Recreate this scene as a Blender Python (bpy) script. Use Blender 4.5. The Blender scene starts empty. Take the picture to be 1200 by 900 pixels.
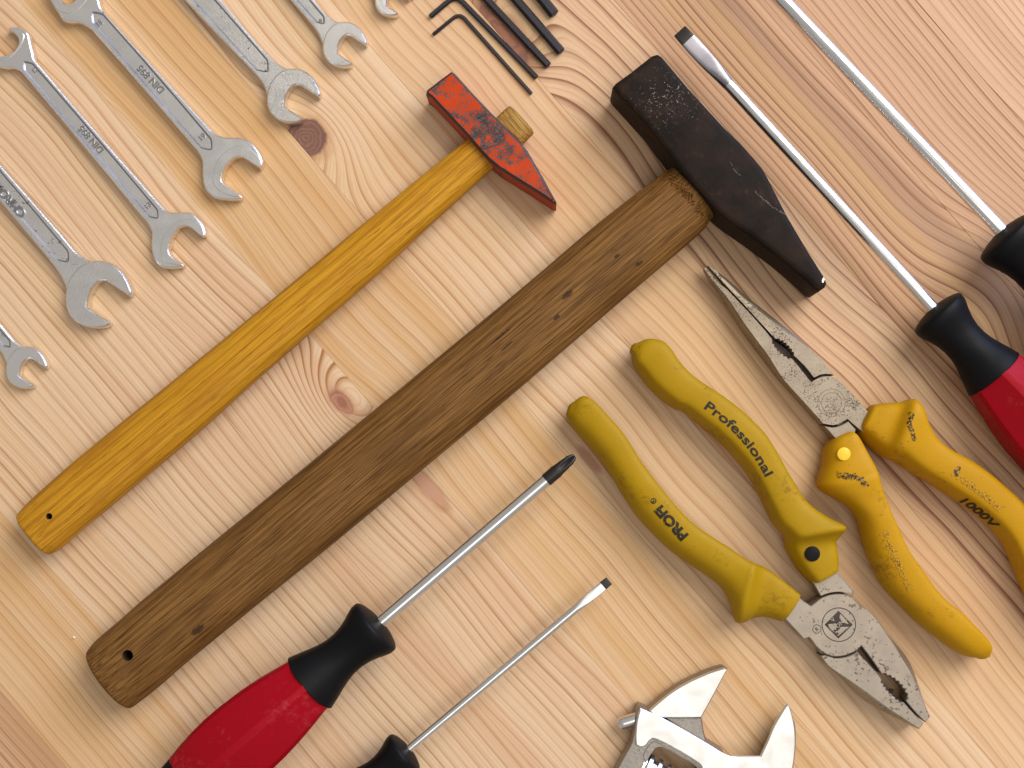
import bpy, bmesh, math, random
from mathutils import Vector
from mathutils.bvhtree import BVHTree
from mathutils.geometry import tessellate_polygon

random.seed(7)
scn = bpy.context.scene
COL = scn.collection
S = 0.0004                    # metres per drawing unit (the frame is 1200 x 900 units on the table)
HP, NU, NV = 1650.0, 640.0, 540.0   # camera height and foot point in drawing units

# ------------------------------------------------------------------ camera, world, lamps, exposure
cam = bpy.data.cameras.new('camera'); camo = bpy.data.objects.new('camera', cam); COL.objects.link(camo)
camo.location = ((NU-600)*S, (450-NV)*S, HP*S)
cam.sensor_width = 36.0; cam.lens = 36.0*HP/1200.0
cam.shift_x = (600-NU)/1200.0; cam.shift_y = (NV-450)/1200.0
cam.clip_start = 0.02; cam.clip_end = 20
cam.dof.use_dof = True; cam.dof.focus_distance = (HP-46)*S; cam.dof.aperture_fstop = 7.1
scn.camera = camo

w = bpy.data.worlds.new('World'); scn.world = w; w.use_nodes = True
bg = w.node_tree.nodes['Background']; bg.inputs[0].default_value = (1.0, 0.96, 0.92, 1); bg.inputs[1].default_value = 0.40

def area(name, loc, target, sx, sy, power, color):
    l = bpy.data.lights.new(name, 'AREA'); l.shape = 'RECTANGLE'; l.size = sx; l.size_y = sy
    l.energy = power; l.color = color
    o = bpy.data.objects.new(name, l); COL.objects.link(o); o.location = loc
    d = Vector(target)-Vector(loc); o.rotation_euler = d.to_track_quat('-Z', 'Y').to_euler()
    return o
area('ceiling_lamp', (0.28, -0.46, 1.50), (0.04, -0.10, 0), 0.9, 0.75, 3.6, (1.0, 0.96, 0.90))
area('lamp_over_bench', (1.0, 0.9, 1.45), (0, 0, 0), 1.4, 1.4, 41.0, (1.0, 0.94, 0.83))
area('window_light', (1.30, 1.15, 0.62), (0, 0, 0), 0.9, 0.7, 19.0, (0.30, 0.47, 1.0))

scn.view_settings.view_transform = 'Standard'; scn.view_settings.look = 'None'
scn.view_settings.exposure = 0.05; scn.view_settings.gamma = 1.0; scn.view_settings.use_curve_mapping = False
scn.render.engine = 'CYCLES'

# ------------------------------------------------------------------ drawing helpers
def P(u, v, z=0.0):           # where a point seen at (u, v) in the plan stands when it is z above the table
    k = (HP-z)/HP
    return (NU+(u-NU)*k, NV+(v-NV)*k)
def PP(pts, z): return [P(p[0], p[1], z) for p in pts]
def Wd(u, v, z): return Vector(((u-600)*S, (450-v)*S, z*S))
BASE = {}
def thing(name, label, cat, u, v, group=None, kind=None):
    o = bpy.data.objects.new(name, None); COL.objects.link(o); o.empty_display_size = 0.01
    o.location = Wd(u, v, 0); o['label'] = label
    if cat: o['category'] = cat
    if group: o['group'] = group
    if kind: o['kind'] = kind
    BASE[o] = o.location.copy()
    return o
GEO = {}
def build(name, V, F, mats, parent, fm=None, angle=35, label=None, recalc=True):
    base = BASE[parent]
    me = bpy.data.meshes.new(name)
    me.from_pydata([Wd(*p)-base for p in V], [], F)
    if not isinstance(mats, (list, tuple)): mats = [mats]
    for m in mats: me.materials.append(m)
    if fm: me.polygons.foreach_set('material_index', fm)
    if recalc:
        b = bmesh.new(); b.from_mesh(me); bmesh.ops.recalc_face_normals(b, faces=b.faces); b.to_mesh(me); b.free()
    me.polygons.foreach_set('use_smooth', [True]*len(me.polygons))
    me.set_sharp_from_angle(angle=math.radians(angle))
    o = bpy.data.objects.new(name, me); COL.objects.link(o); o.parent = parent
    if label: o['label'] = label
    BASE[o] = base; GEO[o] = (V, F)
    return o
def bool_cut(o, V, F, mat=None):
    base = BASE[o]
    me = bpy.data.meshes.new('cutter'); me.from_pydata([Wd(*p)-base for p in V], [], F)
    me.materials.append(mat or o.data.materials[0])
    b = bmesh.new(); b.from_mesh(me); bmesh.ops.recalc_face_normals(b, faces=b.faces); b.to_mesh(me); b.free()
    c = bpy.data.objects.new('cutter', me); COL.objects.link(c); c.parent = o.parent
    md = o.modifiers.new('cut', 'BOOLEAN'); md.object = c; md.operation = 'DIFFERENCE'; md.solver = 'EXACT'
    try: md.material_mode = 'TRANSFER'
    except Exception: pass
    bpy.context.view_layer.update()
    dg = bpy.context.evaluated_depsgraph_get()
    nm = bpy.data.meshes.new_from_object(o.evaluated_get(dg), depsgraph=dg)
    o.modifiers.clear()
    if len(nm.polygons) > 4:
        old = o.data; nm.name = old.name; o.data = nm
        nm.polygons.foreach_set('use_smooth', [True]*len(nm.polygons)); nm.set_sharp_from_angle(angle=math.radians(20))
    bpy.data.objects.remove(c)

def smooth(pts, closed=True, sub=4, corner=48):
    n = len(pts); V2 = [Vector((p[0], p[1])) for p in pts]
    def iscorner(i):
        if not closed and (i == 0 or i == n-1): return True
        if len(pts[i]) > 2 and pts[i][2] == 'c': return True
        a = V2[i]-V2[i-1]; b = V2[(i+1) % n]-V2[i]
        if a.length < 1e-6 or b.length < 1e-6: return True
        return math.degrees(a.angle(b)) > corner
    cs = [iscorner(i) for i in range(n)]
    out = []
    for i in range(n if closed else n-1):
        p1, p2 = V2[i], V2[(i+1) % n]
        p0 = V2[i-1] if not cs[i] else p1-(p2-p1)*0.6
        p3 = V2[(i+2) % n] if not cs[(i+1) % n] else p2+(p2-p1)*0.6
        L = (p2-p1).length
        ss = max(1, min(sub, int(L/1.2)))
        # chord-aware tangents keep the curve from overshooting
        t1 = (p2-p0).normalized()*L; t2 = (p3-p1).normalized()*L
        if cs[i]: t1 = (p2-p1)
        if cs[(i+1) % n]: t2 = (p2-p1)
        for k in range(ss):
            t = k/ss; h = t*t; c3 = h*t
            q = p1*(2*c3-3*h+1)+t1*(c3-2*h+t)+p2*(-2*c3+3*h)+t2*(c3-h)
            out.append((q.x, q.y))
    if not closed: out.append((V2[-1].x, V2[-1].y))
    return out
def orient(poly):
    a = sum(poly[i-1][0]*-poly[i][1]-poly[i][0]*-poly[i-1][1] for i in range(len(poly)))
    return poly if a > 0 else poly[::-1]
def miters(poly):
    n = len(poly); out = []
    for i in range(n):
        p0 = Vector(poly[i-1]); p1 = Vector(poly[i]); p2 = Vector(poly[(i+1) % n])
        a = (p1-p0); b = (p2-p1)
        a = a.normalized() if a.length > 1e-9 else Vector((1, 0)); b = b.normalized() if b.length > 1e-9 else a
        # poly is counter-clockwise with y up; the drawing has y down
        na = Vector((-a.y, a.x)); nb = Vector((-b.y, b.x))
        m = na+nb; d = 1+na.dot(nb)
        m = m/d if d > 0.25 else m/0.25
        if m.length > 2: m = m.normalized()*2
        out.append(-m)       # pointing outward
    return out
def layered(poly, layers, wt=None):
    """prism of stacked outlines: layers = (inset, z[, weighted inset]); z may be a function of the place"""
    poly = orient(list(poly)); m = miters(poly); n = len(poly)
    wts = [wt(*p) for p in poly] if wt else [0]*n
    # make sure miters point outward
    V = []; F = []; fl = []
    cu = sum(p[0] for p in poly)/n
    test = [(p[0]+q.x*0.01, p[1]+q.y*0.01) for p, q in zip(poly, m)]
    A = lambda pl: abs(sum(pl[i-1][0]*pl[i][1]-pl[i][0]*pl[i-1][1] for i in range(len(pl))))
    sg = 1 if A(test) > A(poly) else -1
    for L in layers:
        ins, z = L[0], L[1]; wi = L[2] if len(L) > 2 else 0
        for p, q, ww in zip(poly, m, wts):
            d = -(ins+wi*ww)*sg
            x, y = p[0]+q.x*d, p[1]+q.y*d
            V.append((x, y, z(x, y) if callable(z) else z))
    for k in range(len(layers)-1):
        for i in range(n):
            j = (i+1) % n
            F.append((k*n+i, k*n+j, (k+1)*n+j, (k+1)*n+i)); fl.append(k)
    o = (len(layers)-1)*n
    for off, lab in ((0, -1), (o, len(layers)-1)):
        for t3 in tessellate_polygon([[Vector((p[0], p[1], 0)) for p in V[off:off+n]]]):
            F.append(tuple(off+q for q in t3)); fl.append(lab)
    return V, F, fl
def loft(rings, cap0=True, cap1=True):
    n = len(rings[0]); V = [p for r in rings for p in r]; F = []
    for k in range(len(rings)-1):
        for i in range(n):
            j = (i+1) % n
            F.append((k*n+i, k*n+j, (k+1)*n+j, (k+1)*n+i))
    if cap0: F.append(tuple(range(n)))
    if cap1: F.append(tuple(range((len(rings)-1)*n, len(rings)*n))[::-1])
    return V, F
def sup(n, k):
    out = []
    for i in range(k):
        t = 2*math.pi*(i+0.5)/k; c, s = math.cos(t), math.sin(t)
        out.append((math.copysign(abs(c)**(2/n), c), math.copysign(abs(s)**(2/n), s)))
    return out
def cr(vals, t):             # Catmull-Rom through tuples
    i = min(int(t), len(vals)-2); f = t-i
    p1, p2 = vals[i], vals[i+1]; p0 = vals[max(i-1, 0)]; p3 = vals[min(i+2, len(vals)-1)]
    return tuple(0.5*((2*b)+(-a+c)*f+(2*a-5*b+4*c-d)*f*f+(-a+3*b-3*c+d)*f**3) for a, b, c, d in zip(p0, p1, p2, p3))
def pair_sweep(pairs, n=3.4, k=32, sub=4, zmid=26, round0=True, round1=False, crown=0.0, dome0=None):
    """body between two traced edges: pairs of (Lu, Lv, Ru, Rv, ztop, zbottom)"""
    rings = []; N = (len(pairs)-1)*sub
    sec = sup(n, k) if not isinstance(n, list) else n
    for q in range(N+1):
        p = cr(pairs, q/sub)
        L = Vector(P(p[0], p[1], zmid)); R = Vector(P(p[2], p[3], zmid))
        c = (L+R)/2; h = (R-L)/2; zc = (p[4]+p[5])/2; hz = (p[4]-p[5])/2
        rings.append([(c.x+h.x*a, c.y+h.y*a, zc+hz*b+crown*(1-a*a)*(1 if b > 0 else 0)) for a, b in sec])
    def cap(r0, r1, steps, rev):
        c0 = [sum(x)/len(r0) for x in zip(*r0)]; c1 = [sum(x)/len(r1) for x in zip(*r1)]
        d = Vector(c0)-Vector(c1); d = d.normalized() if d.length else Vector((0, 0, 0)); out = []
        for s_, o_ in steps:
            out.append([tuple(Vector(c0)+(Vector(p)-Vector(c0))*s_+d*o_) for p in r0])
        return out
    if dome0: rings = cap(rings[0], rings[1], [(q_, dome0*math.sqrt(max(0, 1-q_**2.6))) for q_ in (0.25, 0.5, 0.7, 0.84, 0.93, 0.98)], 0)+rings
    elif round0: rings = cap(rings[0], rings[1], [(0.35, 4.5), (0.7, 3.4), (0.9, 1.6)], 0)+rings
    else: rings = cap(rings[0], rings[1], [(0.9, 1.5), (0.96, 1.0)], 0)+rings
    if round1: rings = rings+cap(rings[-1], rings[-2], [(0.9, 1.6), (0.7, 3.4), (0.35, 4.5)], 0)
    else: rings = rings+cap(rings[-1], rings[-2], [(0.96, 1.0), (0.9, 1.5)], 0)
    return loft(rings)
def axis_loft(u0, v0, du, dv, zc, rings):
    """rings: (s, list of (across, up)) along an axis that starts at (u0, v0)"""
    out = []
    for s, sec in rings:
        out.append([(u0+du*s-dv*a, v0+dv*s+du*a, zc+b) for a, b in sec])
    return loft(out)
def circ(r, k=32, f=None):
    return [((r*(f(t) if f else 1))*math.cos(t), (r*(f(t) if f else 1))*math.sin(t)) for t in [2*math.pi*i/k for i in range(k)]]

def text_geo(body, size, bold=0.0, extrude=0.0, bevel=0.0, spacing=1.0):
    cu = bpy.data.curves.new('lettering', 'FONT'); cu.body = body; cu.size = size; cu.offset = bold*size
    cu.extrude = extrude; cu.bevel_depth = bevel; cu.bevel_resolution = 0; cu.resolution_u = 3; cu.space_character = spacing
    o = bpy.data.objects.new('lettering', cu); COL.objects.link(o)
    bpy.context.view_layer.update()
    dg = bpy.context.evaluated_depsgraph_get(); me = bpy.data.meshes.new_from_object(o.evaluated_get(dg))
    V = [tuple(v.co) for v in me.vertices]; F = [tuple(p.vertices) for p in me.polygons]
    if extrude == 0 and size > 6:
        b = bmesh.new(); b.from_mesh(me); bmesh.ops.triangulate(b, faces=b.faces)
        for _ in range(3):
            es = [e for e in b.edges if e.calc_length() > size*0.16]
            if es: bmesh.ops.subdivide_edges(b, edges=es, cuts=1); bmesh.ops.triangulate(b, faces=b.faces)
        b.verts.index_update(); V = [tuple(v.co) for v in b.verts]; F = [tuple(v.index for v in f.verts) for f in b.faces]; b.free()
    bpy.data.objects.remove(o); bpy.data.curves.remove(cu); bpy.data.meshes.remove(me)
    return V, F
def letter(body, size, path, parent, mat, on=None, z=0.0, lift=0.35, bold=0.0, extrude=0.0, bevel=0.0, spacing=1.0, fit=None, name='lettering', label=None, dy=0.0):
    """text along a path of plan points (already on the surface); on = object it is printed on"""
    V, F = text_geo(body, size, bold, extrude, bevel, spacing)
    wd = max(v[0] for v in V)
    kx = (fit/wd) if fit else 1.0
    pts = [Vector(p) for p in path]; acc = [0]
    for a, b in zip(pts, pts[1:]): acc.append(acc[-1]+(b-a).length)
    def at(s):
        for i in range(len(pts)-1):
            if s <= acc[i+1] or i == len(pts)-2:
                d = (pts[i+1]-pts[i]).normalized()
                # blend direction near the joints
                f = (s-acc[i])/max(1e-6, acc[i+1]-acc[i])
                d0 = (pts[i]-pts[i-1]).normalized() if i > 0 else d
                d1 = (pts[i+2]-pts[i+1]).normalized() if i+2 < len(pts) else d
                dd = (d+(d0*(0.5-f)*1.0 if f < 0.5 else d1*(f-0.5)*1.0)).normalized()
                return pts[i]+d*(s-acc[i]), dd
    bv = BVHTree.FromPolygons(GEO[on][0], GEO[on][1]) if on else None
    out = []
    for x, y, zz in V:
        p, d = at(x*kx); up = Vector((d.y, -d.x))
        q = p+up*(y+dy); zs = z
        if bv:
            h = bv.ray_cast(Vector((q.x, q.y, 400)), Vector((0, 0, -1)))
            zs = h[0].z if h[0] else z
        out.append((q.x, q.y, zs+lift+zz))
    return build(name, out, F, mat, parent, recalc=(extrude > 0), label=label, angle=25)
def ring_geo(u, v, r0, r1, z0, z1, k=48):
    V = []; F = []
    for i in range(k):
        t = 2*math.pi*i/k; c, s = math.cos(t), math.sin(t)
        V += [(u+r0*c, v+r0*s, z0), (u+r1*c, v+r1*s, z0), (u+r1*c, v+r1*s, z1), (u+r0*c, v+r0*s, z1)]
    for i in range(k):
        a = i*4; b = ((i+1) % k)*4
        for j in range(4):
            F.append((a+j, a+(j+1) % 4, b+(j+1) % 4, b+j))
    return V, F
def disc_geo(u, v, r, z0, z1, k=28, bev=0.6):
    return layered([(u+r*math.cos(2*math.pi*i/k), v+r*math.sin(2*math.pi*i/k)) for i in range(k)], [(0, z0), (0, z1-bev), (bev*0.3, z1-bev*0.3), (bev, z1)])[:2]

# ------------------------------------------------------------------ node helpers
class NT:
    def __init__(s, name):
        s.m = bpy.data.materials.new(name); s.m.use_nodes = True; s.t = s.m.node_tree
        s.b = s.t.nodes['Principled BSDF']
        s.tc = s.t.nodes.new('ShaderNodeTexCoord')
    def put(s, sock, val):
        if val is None: return
        if hasattr(val, 'is_output') or isinstance(val, bpy.types.NodeSocket): s.t.links.new(val, sock)
        elif isinstance(val, (tuple, list)):
            sock.default_value = tuple(val)+((1,) if len(sock.default_value) == 4 and len(val) == 3 else ())
        else: sock.default_value = val
    def math(s, op, a, b=None, c=None, clamp=False):
        n = s.t.nodes.new('ShaderNodeMath'); n.operation = op; n.use_clamp = clamp
        s.put(n.inputs[0], a); s.put(n.inputs[1], b); s.put(n.inputs[2], c); return n.outputs[0]
    def add(s, a, b): return s.math('ADD', a, b)
    def sub(s, a, b): return s.math('SUBTRACT', a, b)
    def mul(s, a, b): return s.math('MULTIPLY', a, b)
    def div(s, a, b): return s.math('DIVIDE', a, b)
    def step(s, a, lo, hi, o0=0.0, o1=1.0):
        n = s.t.nodes.new('ShaderNodeMapRange'); n.interpolation_type = 'SMOOTHSTEP'
        s.put(n.inputs[0], a); s.put(n.inputs[1], lo); s.put(n.inputs[2], hi); s.put(n.inputs[3], o0); s.put(n.inputs[4], o1); return n.outputs[0]
    def lin(s, a, lo, hi, o0=0.0, o1=1.0):
        n = s.t.nodes.new('ShaderNodeMapRange')
        s.put(n.inputs[0], a); s.put(n.inputs[1], lo); s.put(n.inputs[2], hi); s.put(n.inputs[3], o0); s.put(n.inputs[4], o1); return n.outputs[0]
    def vec(s, x, y, z=0.0):
        n = s.t.nodes.new('ShaderNodeCombineXYZ'); s.put(n.inputs[0], x); s.put(n.inputs[1], y); s.put(n.inputs[2], z); return n.outputs[0]
    def noise(s, vec, scale=1.0, detail=2.0, rough=0.5, dist=0.0):
        n = s.t.nodes.new('ShaderNodeTexNoise'); s.put(n.inputs['Vector'], vec); n.inputs['Scale'].default_value = scale
        n.inputs['Detail'].default_value = detail; n.inputs['Roughness'].default_value = rough; n.inputs['Distortion'].default_value = dist
        return n.outputs[0]
    def white(s, x):
        n = s.t.nodes.new('ShaderNodeTexWhiteNoise'); n.noise_dimensions = '1D'; s.put(n.inputs['W'], x); return n.outputs[0]
    def voro(s, vec, scale, feature='F1'):
        n = s.t.nodes.new('ShaderNodeTexVoronoi'); n.feature = feature; s.put(n.inputs['Vector'], vec); n.inputs['Scale'].default_value = scale; return n.outputs[0]
    def mix(s, f, a, b, mode='MIX'):
        n = s.t.nodes.new('ShaderNodeMix'); n.data_type = 'RGBA'; n.blend_type = mode
        s.put(n.inputs[0], f); s.put(n.inputs[6], a); s.put(n.inputs[7], b); return n.outputs[2]
    def px(s):               # object coordinates in drawing units, x right, y up
        n = s.t.nodes.new('ShaderNodeVectorMath'); n.operation = 'SCALE'; s.t.links.new(s.tc.outputs['Object'], n.inputs[0]); n.inputs[3].default_value = 1/S
        return n.outputs[0]
    def xyz(s, v):
        n = s.t.nodes.new('ShaderNodeSeparateXYZ'); s.t.links.new(v, n.inputs[0]); return n.outputs
    def bump(s, h, strength=0.2, dist=1.0):
        n = s.t.nodes.new('ShaderNodeBump'); n.inputs['Strength'].default_value = strength; n.inputs['Distance'].default_value = dist*S
        s.put(n.inputs['Height'], h); s.t.links.new(n.outputs[0], s.b.inputs['Normal'])
    def done(s, color=None, rough=None, metal=None, spec=None, coat=None):
        s.put(s.b.inputs['Base Color'], color); s.put(s.b.inputs['Roughness'], rough); s.put(s.b.inputs['Metallic'], metal)
        s.put(s.b.inputs['Specular IOR Level'], spec)
        if coat is not None: s.b.inputs['Coat Weight'].default_value = coat[0]; s.b.inputs['Coat Roughness'].default_value = coat[1]
        return s.m

# ------------------------------------------------------------------ pine boards
ANG = math.radians(49.0); DU, DV = math.cos(ANG), math.sin(ANG)      # grain direction in the plan
def ab(u, v): return ((u-600)*DU+(v-450)*DV, (u-600)*DV-(v-450)*DU)
def board_material(i, bc, p):
    """p: base, tint, line colours, ring spacing, pith offset, depth, waviness, knots in plan coordinates"""
    n = NT('pine_board'); co = n.px(); X = n.xyz(co); a, b = X[0], X[1]
    sd = 13.7*i+3.1
    w1 = n.noise(n.vec(n.mul(a, 0.0030), n.mul(b, 0.0022), sd), 1.0, 1.0)
    w2 = n.noise(n.vec(n.mul(a, 0.010), n.mul(b, 0.022), sd+5), 1.0, 1.0)
    wob = n.add(n.mul(n.sub(w1, 0.5), p.get('wob', 60)*0.75), n.mul(n.sub(w2, 0.5), p.get('wig', 3.5)))
    x = n.add(n.sub(b, p['pith']), wob)
    dep = n.add(p['depth'], n.mul(n.sub(n.noise(n.vec(n.mul(a, 0.0022), 0.3, sd+9), 1.0, 0.5), 0.5), p.get('dwob', 60)))
    r = n.math('SQRT', n.add(n.mul(x, x), n.mul(dep, dep)))
    kc = None
    for (ku, kv, ra, rb, amp) in p.get('push', []):
        ka, kb = ab(ku, kv); kb -= bc
        da = n.div(n.sub(a, ka), ra); db = n.div(n.sub(b, kb), rb)
        e = n.math('EXPONENT', n.mul(n.add(n.mul(da, da), n.mul(db, db)), -1.0))
        r = n.add(r, n.mul(e, amp))
    sp = p['sp']*0.88
    ph = n.add(n.div(r, sp), n.mul(n.noise(n.vec(n.mul(r, 0.012), 0.0, sd), 1.0, 1.0), p.get('vary', 3.0)))
    f = n.math('FRACT', ph); idx = n.math('FLOOR', ph)
    rnd = n.white(n.add(idx, sd))
    rise = n.math('POWER', n.lin(f, p.get('rise', 0.45)*0.5, 0.93), 3.2); fall = n.step(f, 0.93, 0.985, 1.0, 0.0)
    line = n.mul(n.mul(rise, fall), n.lin(rnd, 0, 1, 0.35, 1.0))
    patch = n.noise(n.vec(n.mul(a, 0.0012), n.mul(b, 0.03), sd+20), 1.0, 2.0)
    for (ku, kv, ra, rb, am) in p.get('boost', []):
        ka, kb = ab(ku, kv); kb -= bc
        da = n.div(n.sub(a, ka), ra); db = n.div(n.sub(b, kb), rb)
        line = n.mul(line, n.add(1.0, n.mul(n.math('EXPONENT', n.mul(n.add(n.mul(da, da), n.mul(db, db)), -1.0)), am)))
    line = n.mul(line, n.lin(patch, 0.3, 0.7, 0.7, 1.1))
    tint = n.noise(n.vec(n.mul(a, 0.0011), n.mul(b, 0.03), sd+31), 1.0, 2.0)
    base = n.mix(n.mul(n.step(tint, 0.40, 0.68), 0.8), p['base'], p['tint'])
    fib = n.noise(n.vec(n.mul(a, 0.012), n.mul(b, 0.8), sd), 1.0, 3.0, 0.6)
    fib2 = n.noise(n.vec(n.mul(a, 0.25), n.mul(b, 1.4), sd+2), 1.0, 2.0, 0.6)
    base = n.mix(n.lin(fib, 0.25, 0.75, 0.0, 0.16), base, p['line'])
    col = n.mix(n.math('MULTIPLY', line, p.get('dark', 0.75)*1.55, None, True), base, p['line'])
    col = n.mix(n.mul(n.step(fib2, 0.60, 0.78), 0.22), col, p['line'])
    # a second, finer and fainter ring system between the main lines
    f_b = n.math('FRACT', n.add(n.div(r, sp*0.37), n.mul(w2, 2.0)))
    col = n.mix(n.mul(n.mul(n.step(f_b, 0.5, 0.92), n.step(f_b, 0.92, 1.0, 1.0, 0.0)), n.lin(patch, 0.3, 0.7, 0.08, 0.34)), col, p['line'])
    # thin resin and pore dashes along the grain
    dash = n.noise(n.vec(n.mul(a, 0.022), n.mul(b, 0.55), sd+44), 1.0, 1.0)
    col = n.mix(n.mul(n.step(dash, 0.72, 0.80), 0.28), col, p['line'])
    for (ku, kv, ra, rb, c, c2, soft, ring) in p.get('knots', []):
        ka, kb = ab(ku, kv); kb -= bc
        nn = n.mul(n.sub(n.noise(n.vec(n.mul(a, 0.06), n.mul(b, 0.06), sd), 1.0, 3.0), 0.5), 0.7)
        da = n.div(n.sub(a, ka), ra); db = n.div(n.sub(b, kb), rb)
        d = n.add(n.math('SQRT', n.add(n.mul(da, da), n.mul(db, db))), nn)
        msk = n.step(d, 1.0-soft, 1.0+soft, 1.0, 0.0)
        kf = n.math('FRACT', n.add(n.mul(d, ring), nn))
        inner = n.mix(n.mul(n.step(kf, 0.4, 0.95), 0.8), c, c2)
        halo = n.step(d, 1.0, 1.7, 0.55, 0.0)
        col = n.mix(halo, col, c2 if soft > 0.2 else p['line'])
        col = n.mix(msk, col, inner)
    n.bump(n.sub(n.mul(fib, 0.5), n.mul(line, 0.6)), 0.12, 1.2)
    return n.done(col, n.lin(fib, 0.2, 0.8, 0.40, 0.55), 0.0, 0.35)
CREAM = (0.67, 0.455, 0.26); PALE = (0.69, 0.495, 0.315); PINK = (0.62, 0.395, 0.23); ORANGE = (0.60, 0.355, 0.15); TAN = (0.50, 0.295, 0.15)
YEL = (0.655, 0.45, 0.25); PK2 = (0.53, 0.31, 0.175)
LB = (0.36, 0.165, 0.055); LR = (0.23, 0.088, 0.036); LP = (0.42, 0.20, 0.075)
KD = (0.17, 0.08, 0.055); KR = (0.30, 0.12, 0.07); KP = (0.45, 0.22, 0.13)
seams = [-942, -805, -668, -531, -394, -257, -120, 17, 154, 292, 415, 543, 676, 809, 943, 1077, 1210]
BP = [
 dict(base=PINK, tint=ORANGE, line=LB, sp=12, pith=-40, depth=60),
 dict(base=CREAM, tint=PINK, line=LB, sp=12, pith=90, depth=30),
 dict(base=PINK, tint=TAN, line=LR, sp=10, pith=-90, depth=40, dark=0.6),
 dict(base=CREAM, tint=ORANGE, line=LB, sp=11, pith=-130, depth=50, wob=40, dark=0.5),
 dict(base=PALE, tint=CREAM, line=LB, sp=13, pith=-140, depth=40, wob=50, dark=0.6, rise=0.6),
 dict(base=PALE, tint=PINK, line=LB, sp=12, pith=120, depth=50, wob=40, dark=0.7, rise=0.6),
 dict(base=PALE, tint=PINK, line=LB, sp=12, pith=150, depth=60, wob=60, dark=0.75, rise=0.55, push=[(404, 470, 60, 34, -55)], boost=[(378, 428, 55, 32, 1.6)],
      knots=[(400, 470, 17, 9, KR, KP, 0.25, 1.2), (503, 572, 27, 7.5, (0.50, 0.265, 0.165), (0.47, 0.24, 0.15), 0.06, 0.5)]),
 dict(base=CREAM, tint=ORANGE, line=LB, sp=11, pith=-120, depth=70, wob=40, dark=0.5),
 dict(base=PALE, tint=CREAM, line=LP, sp=14, pith=150, depth=80, wob=60, dark=0.75, push=[(362, 163, 60, 46, 60)],
      knots=[(360, 162, 24, 21, KD, (0.26, 0.125, 0.085), 0.10, 5.0), (690, 538, 16, 5, KP, KP, 0.3, 1.0)]),
 dict(base=CREAM, tint=PINK, line=LP, sp=14, pith=-170, depth=60, wob=60, dark=0.65),
 dict(base=PINK, tint=CREAM, line=LR, sp=14, pith=-98, depth=30, wob=80, dark=0.95, rise=0.70, push=[(592, 38, 70, 45, 60)],
      knots=[(592, 42, 46, 15, KR, KD, 0.2, 2.2)]),
 dict(base=PK2, tint=ORANGE, line=LR, sp=10, pith=85, depth=25, wob=45, dark=1.0, rise=0.55, push=[(1165, 345, 90, 60, 38)]),
 dict(base=PK2, tint=TAN, line=LR, sp=12, pith=-112, depth=30, wob=75, dark=0.9, rise=0.66, push=[(1170, 330, 90, 60, -42)]),
 dict(base=PK2, tint=PINK, line=LR, sp=9, pith=-90, depth=20, wob=50, dark=0.85, rise=0.4),
 dict(base=CREAM, tint=PINK, line=LB, sp=14, pith=60, depth=40),
 dict(base=PINK, tint=TAN, line=LR, sp=14, pith=-60, depth=40),
]
tab = thing('tabletop', 'glued pine tabletop of diagonal staves with knots and fine grain', None, 600, 450, kind='structure')
c00 = 600*DV-450*DU
for i, (s0, s1) in enumerate(zip(seams, seams[1:])):
    hb = (s1-s0)/2; bc = (s0+s1)/2-c00
    me = bpy.data.meshes.new('stave')
    g = 0.45
    sec = [(-hb, -46), (hb, -46), (hb, -0.5), (hb-g, 0), (-hb+g, 0), (-hb, -0.5)]
    V = [Vector((x, y, z))*S for x in (-1150, 1150) for y, z in sec]
    F = [(k, (k+1) % 6, (k+1) % 6+6, k+6) for k in range(6)]+[tuple(range(6))[::-1], tuple(range(6, 12))]
    me.from_pydata(V, [], F)
    b = bmesh.new(); b.from_mesh(me); bmesh.ops.recalc_face_normals(b, faces=b.faces); b.to_mesh(me); b.free()
    me.materials.append(board_material(i, bc, BP[i]))
    o = bpy.data.objects.new('stave', me); COL.objects.link(o); o.parent = tab
    o.location = Vector((DV*bc, DU*bc, 0))*S; o.rotation_euler = (0, 0, -ANG)

# ------------------------------------------------------------------ materials of the tools
def steel(name, col, rough, bumpy=0.06, pits=0.0, pitscale=0.35, pitcol=(0.05, 0.035, 0.03), metal=1.0, scale=0.5, rvar=0.08):
    n = NT(name); co = n.px()
    a = n.noise(co, scale, 4.0, 0.6); b = n.noise(co, 0.05, 2.0)
    c = n.mix(n.lin(b, 0.3, 0.7, 0.0, 0.35), col, tuple(x*0.72 for x in col))
    m = metal
    if pits > 0:
        v = n.noise(co, pitscale, 3.0, 0.65); dens = n.noise(co, 0.035, 2.0)
        k = n.mul(n.step(n.add(v, n.mul(n.sub(dens, 0.5), 0.45)), 0.70-pits*0.15, 0.78-pits*0.15), 0.85)
        c = n.mix(k, c, pitcol); m = n.lin(k, 0, 1, metal, 0.2)
    n.bump(a, bumpy, 1.0)
    return n.done(c, n.lin(b, 0.3, 0.7, rough-rvar*0.5, rough+rvar), m)
M = {}
M['chrome'] = steel('satin_chrome', (0.86, 0.84, 0.815), 0.28, 0.30)
M['chrome_old'] = steel('worn_chrome', (0.80, 0.78, 0.75), 0.30, 0.4, pits=0.35, pitscale=0.22)
M['chrome_text'] = steel('stamped_chrome', (0.42, 0.40, 0.39), 0.30, 0.1)
M['rod'] = steel('polished_rod', (0.78, 0.77, 0.76), 0.22, 0.0)
M['plier'] = steel('plier_steel', (0.36, 0.305, 0.245), 0.48, 0.2, pits=0.75, pitscale=0.22, pitcol=(0.07, 0.045, 0.03), metal=0.8)
M['plier_old'] = steel('pitted_plier_steel', (0.31, 0.255, 0.195), 0.48, 0.2, pits=0.95, pitscale=0.45, pitcol=(0.06, 0.045, 0.03), metal=0.8)
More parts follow.
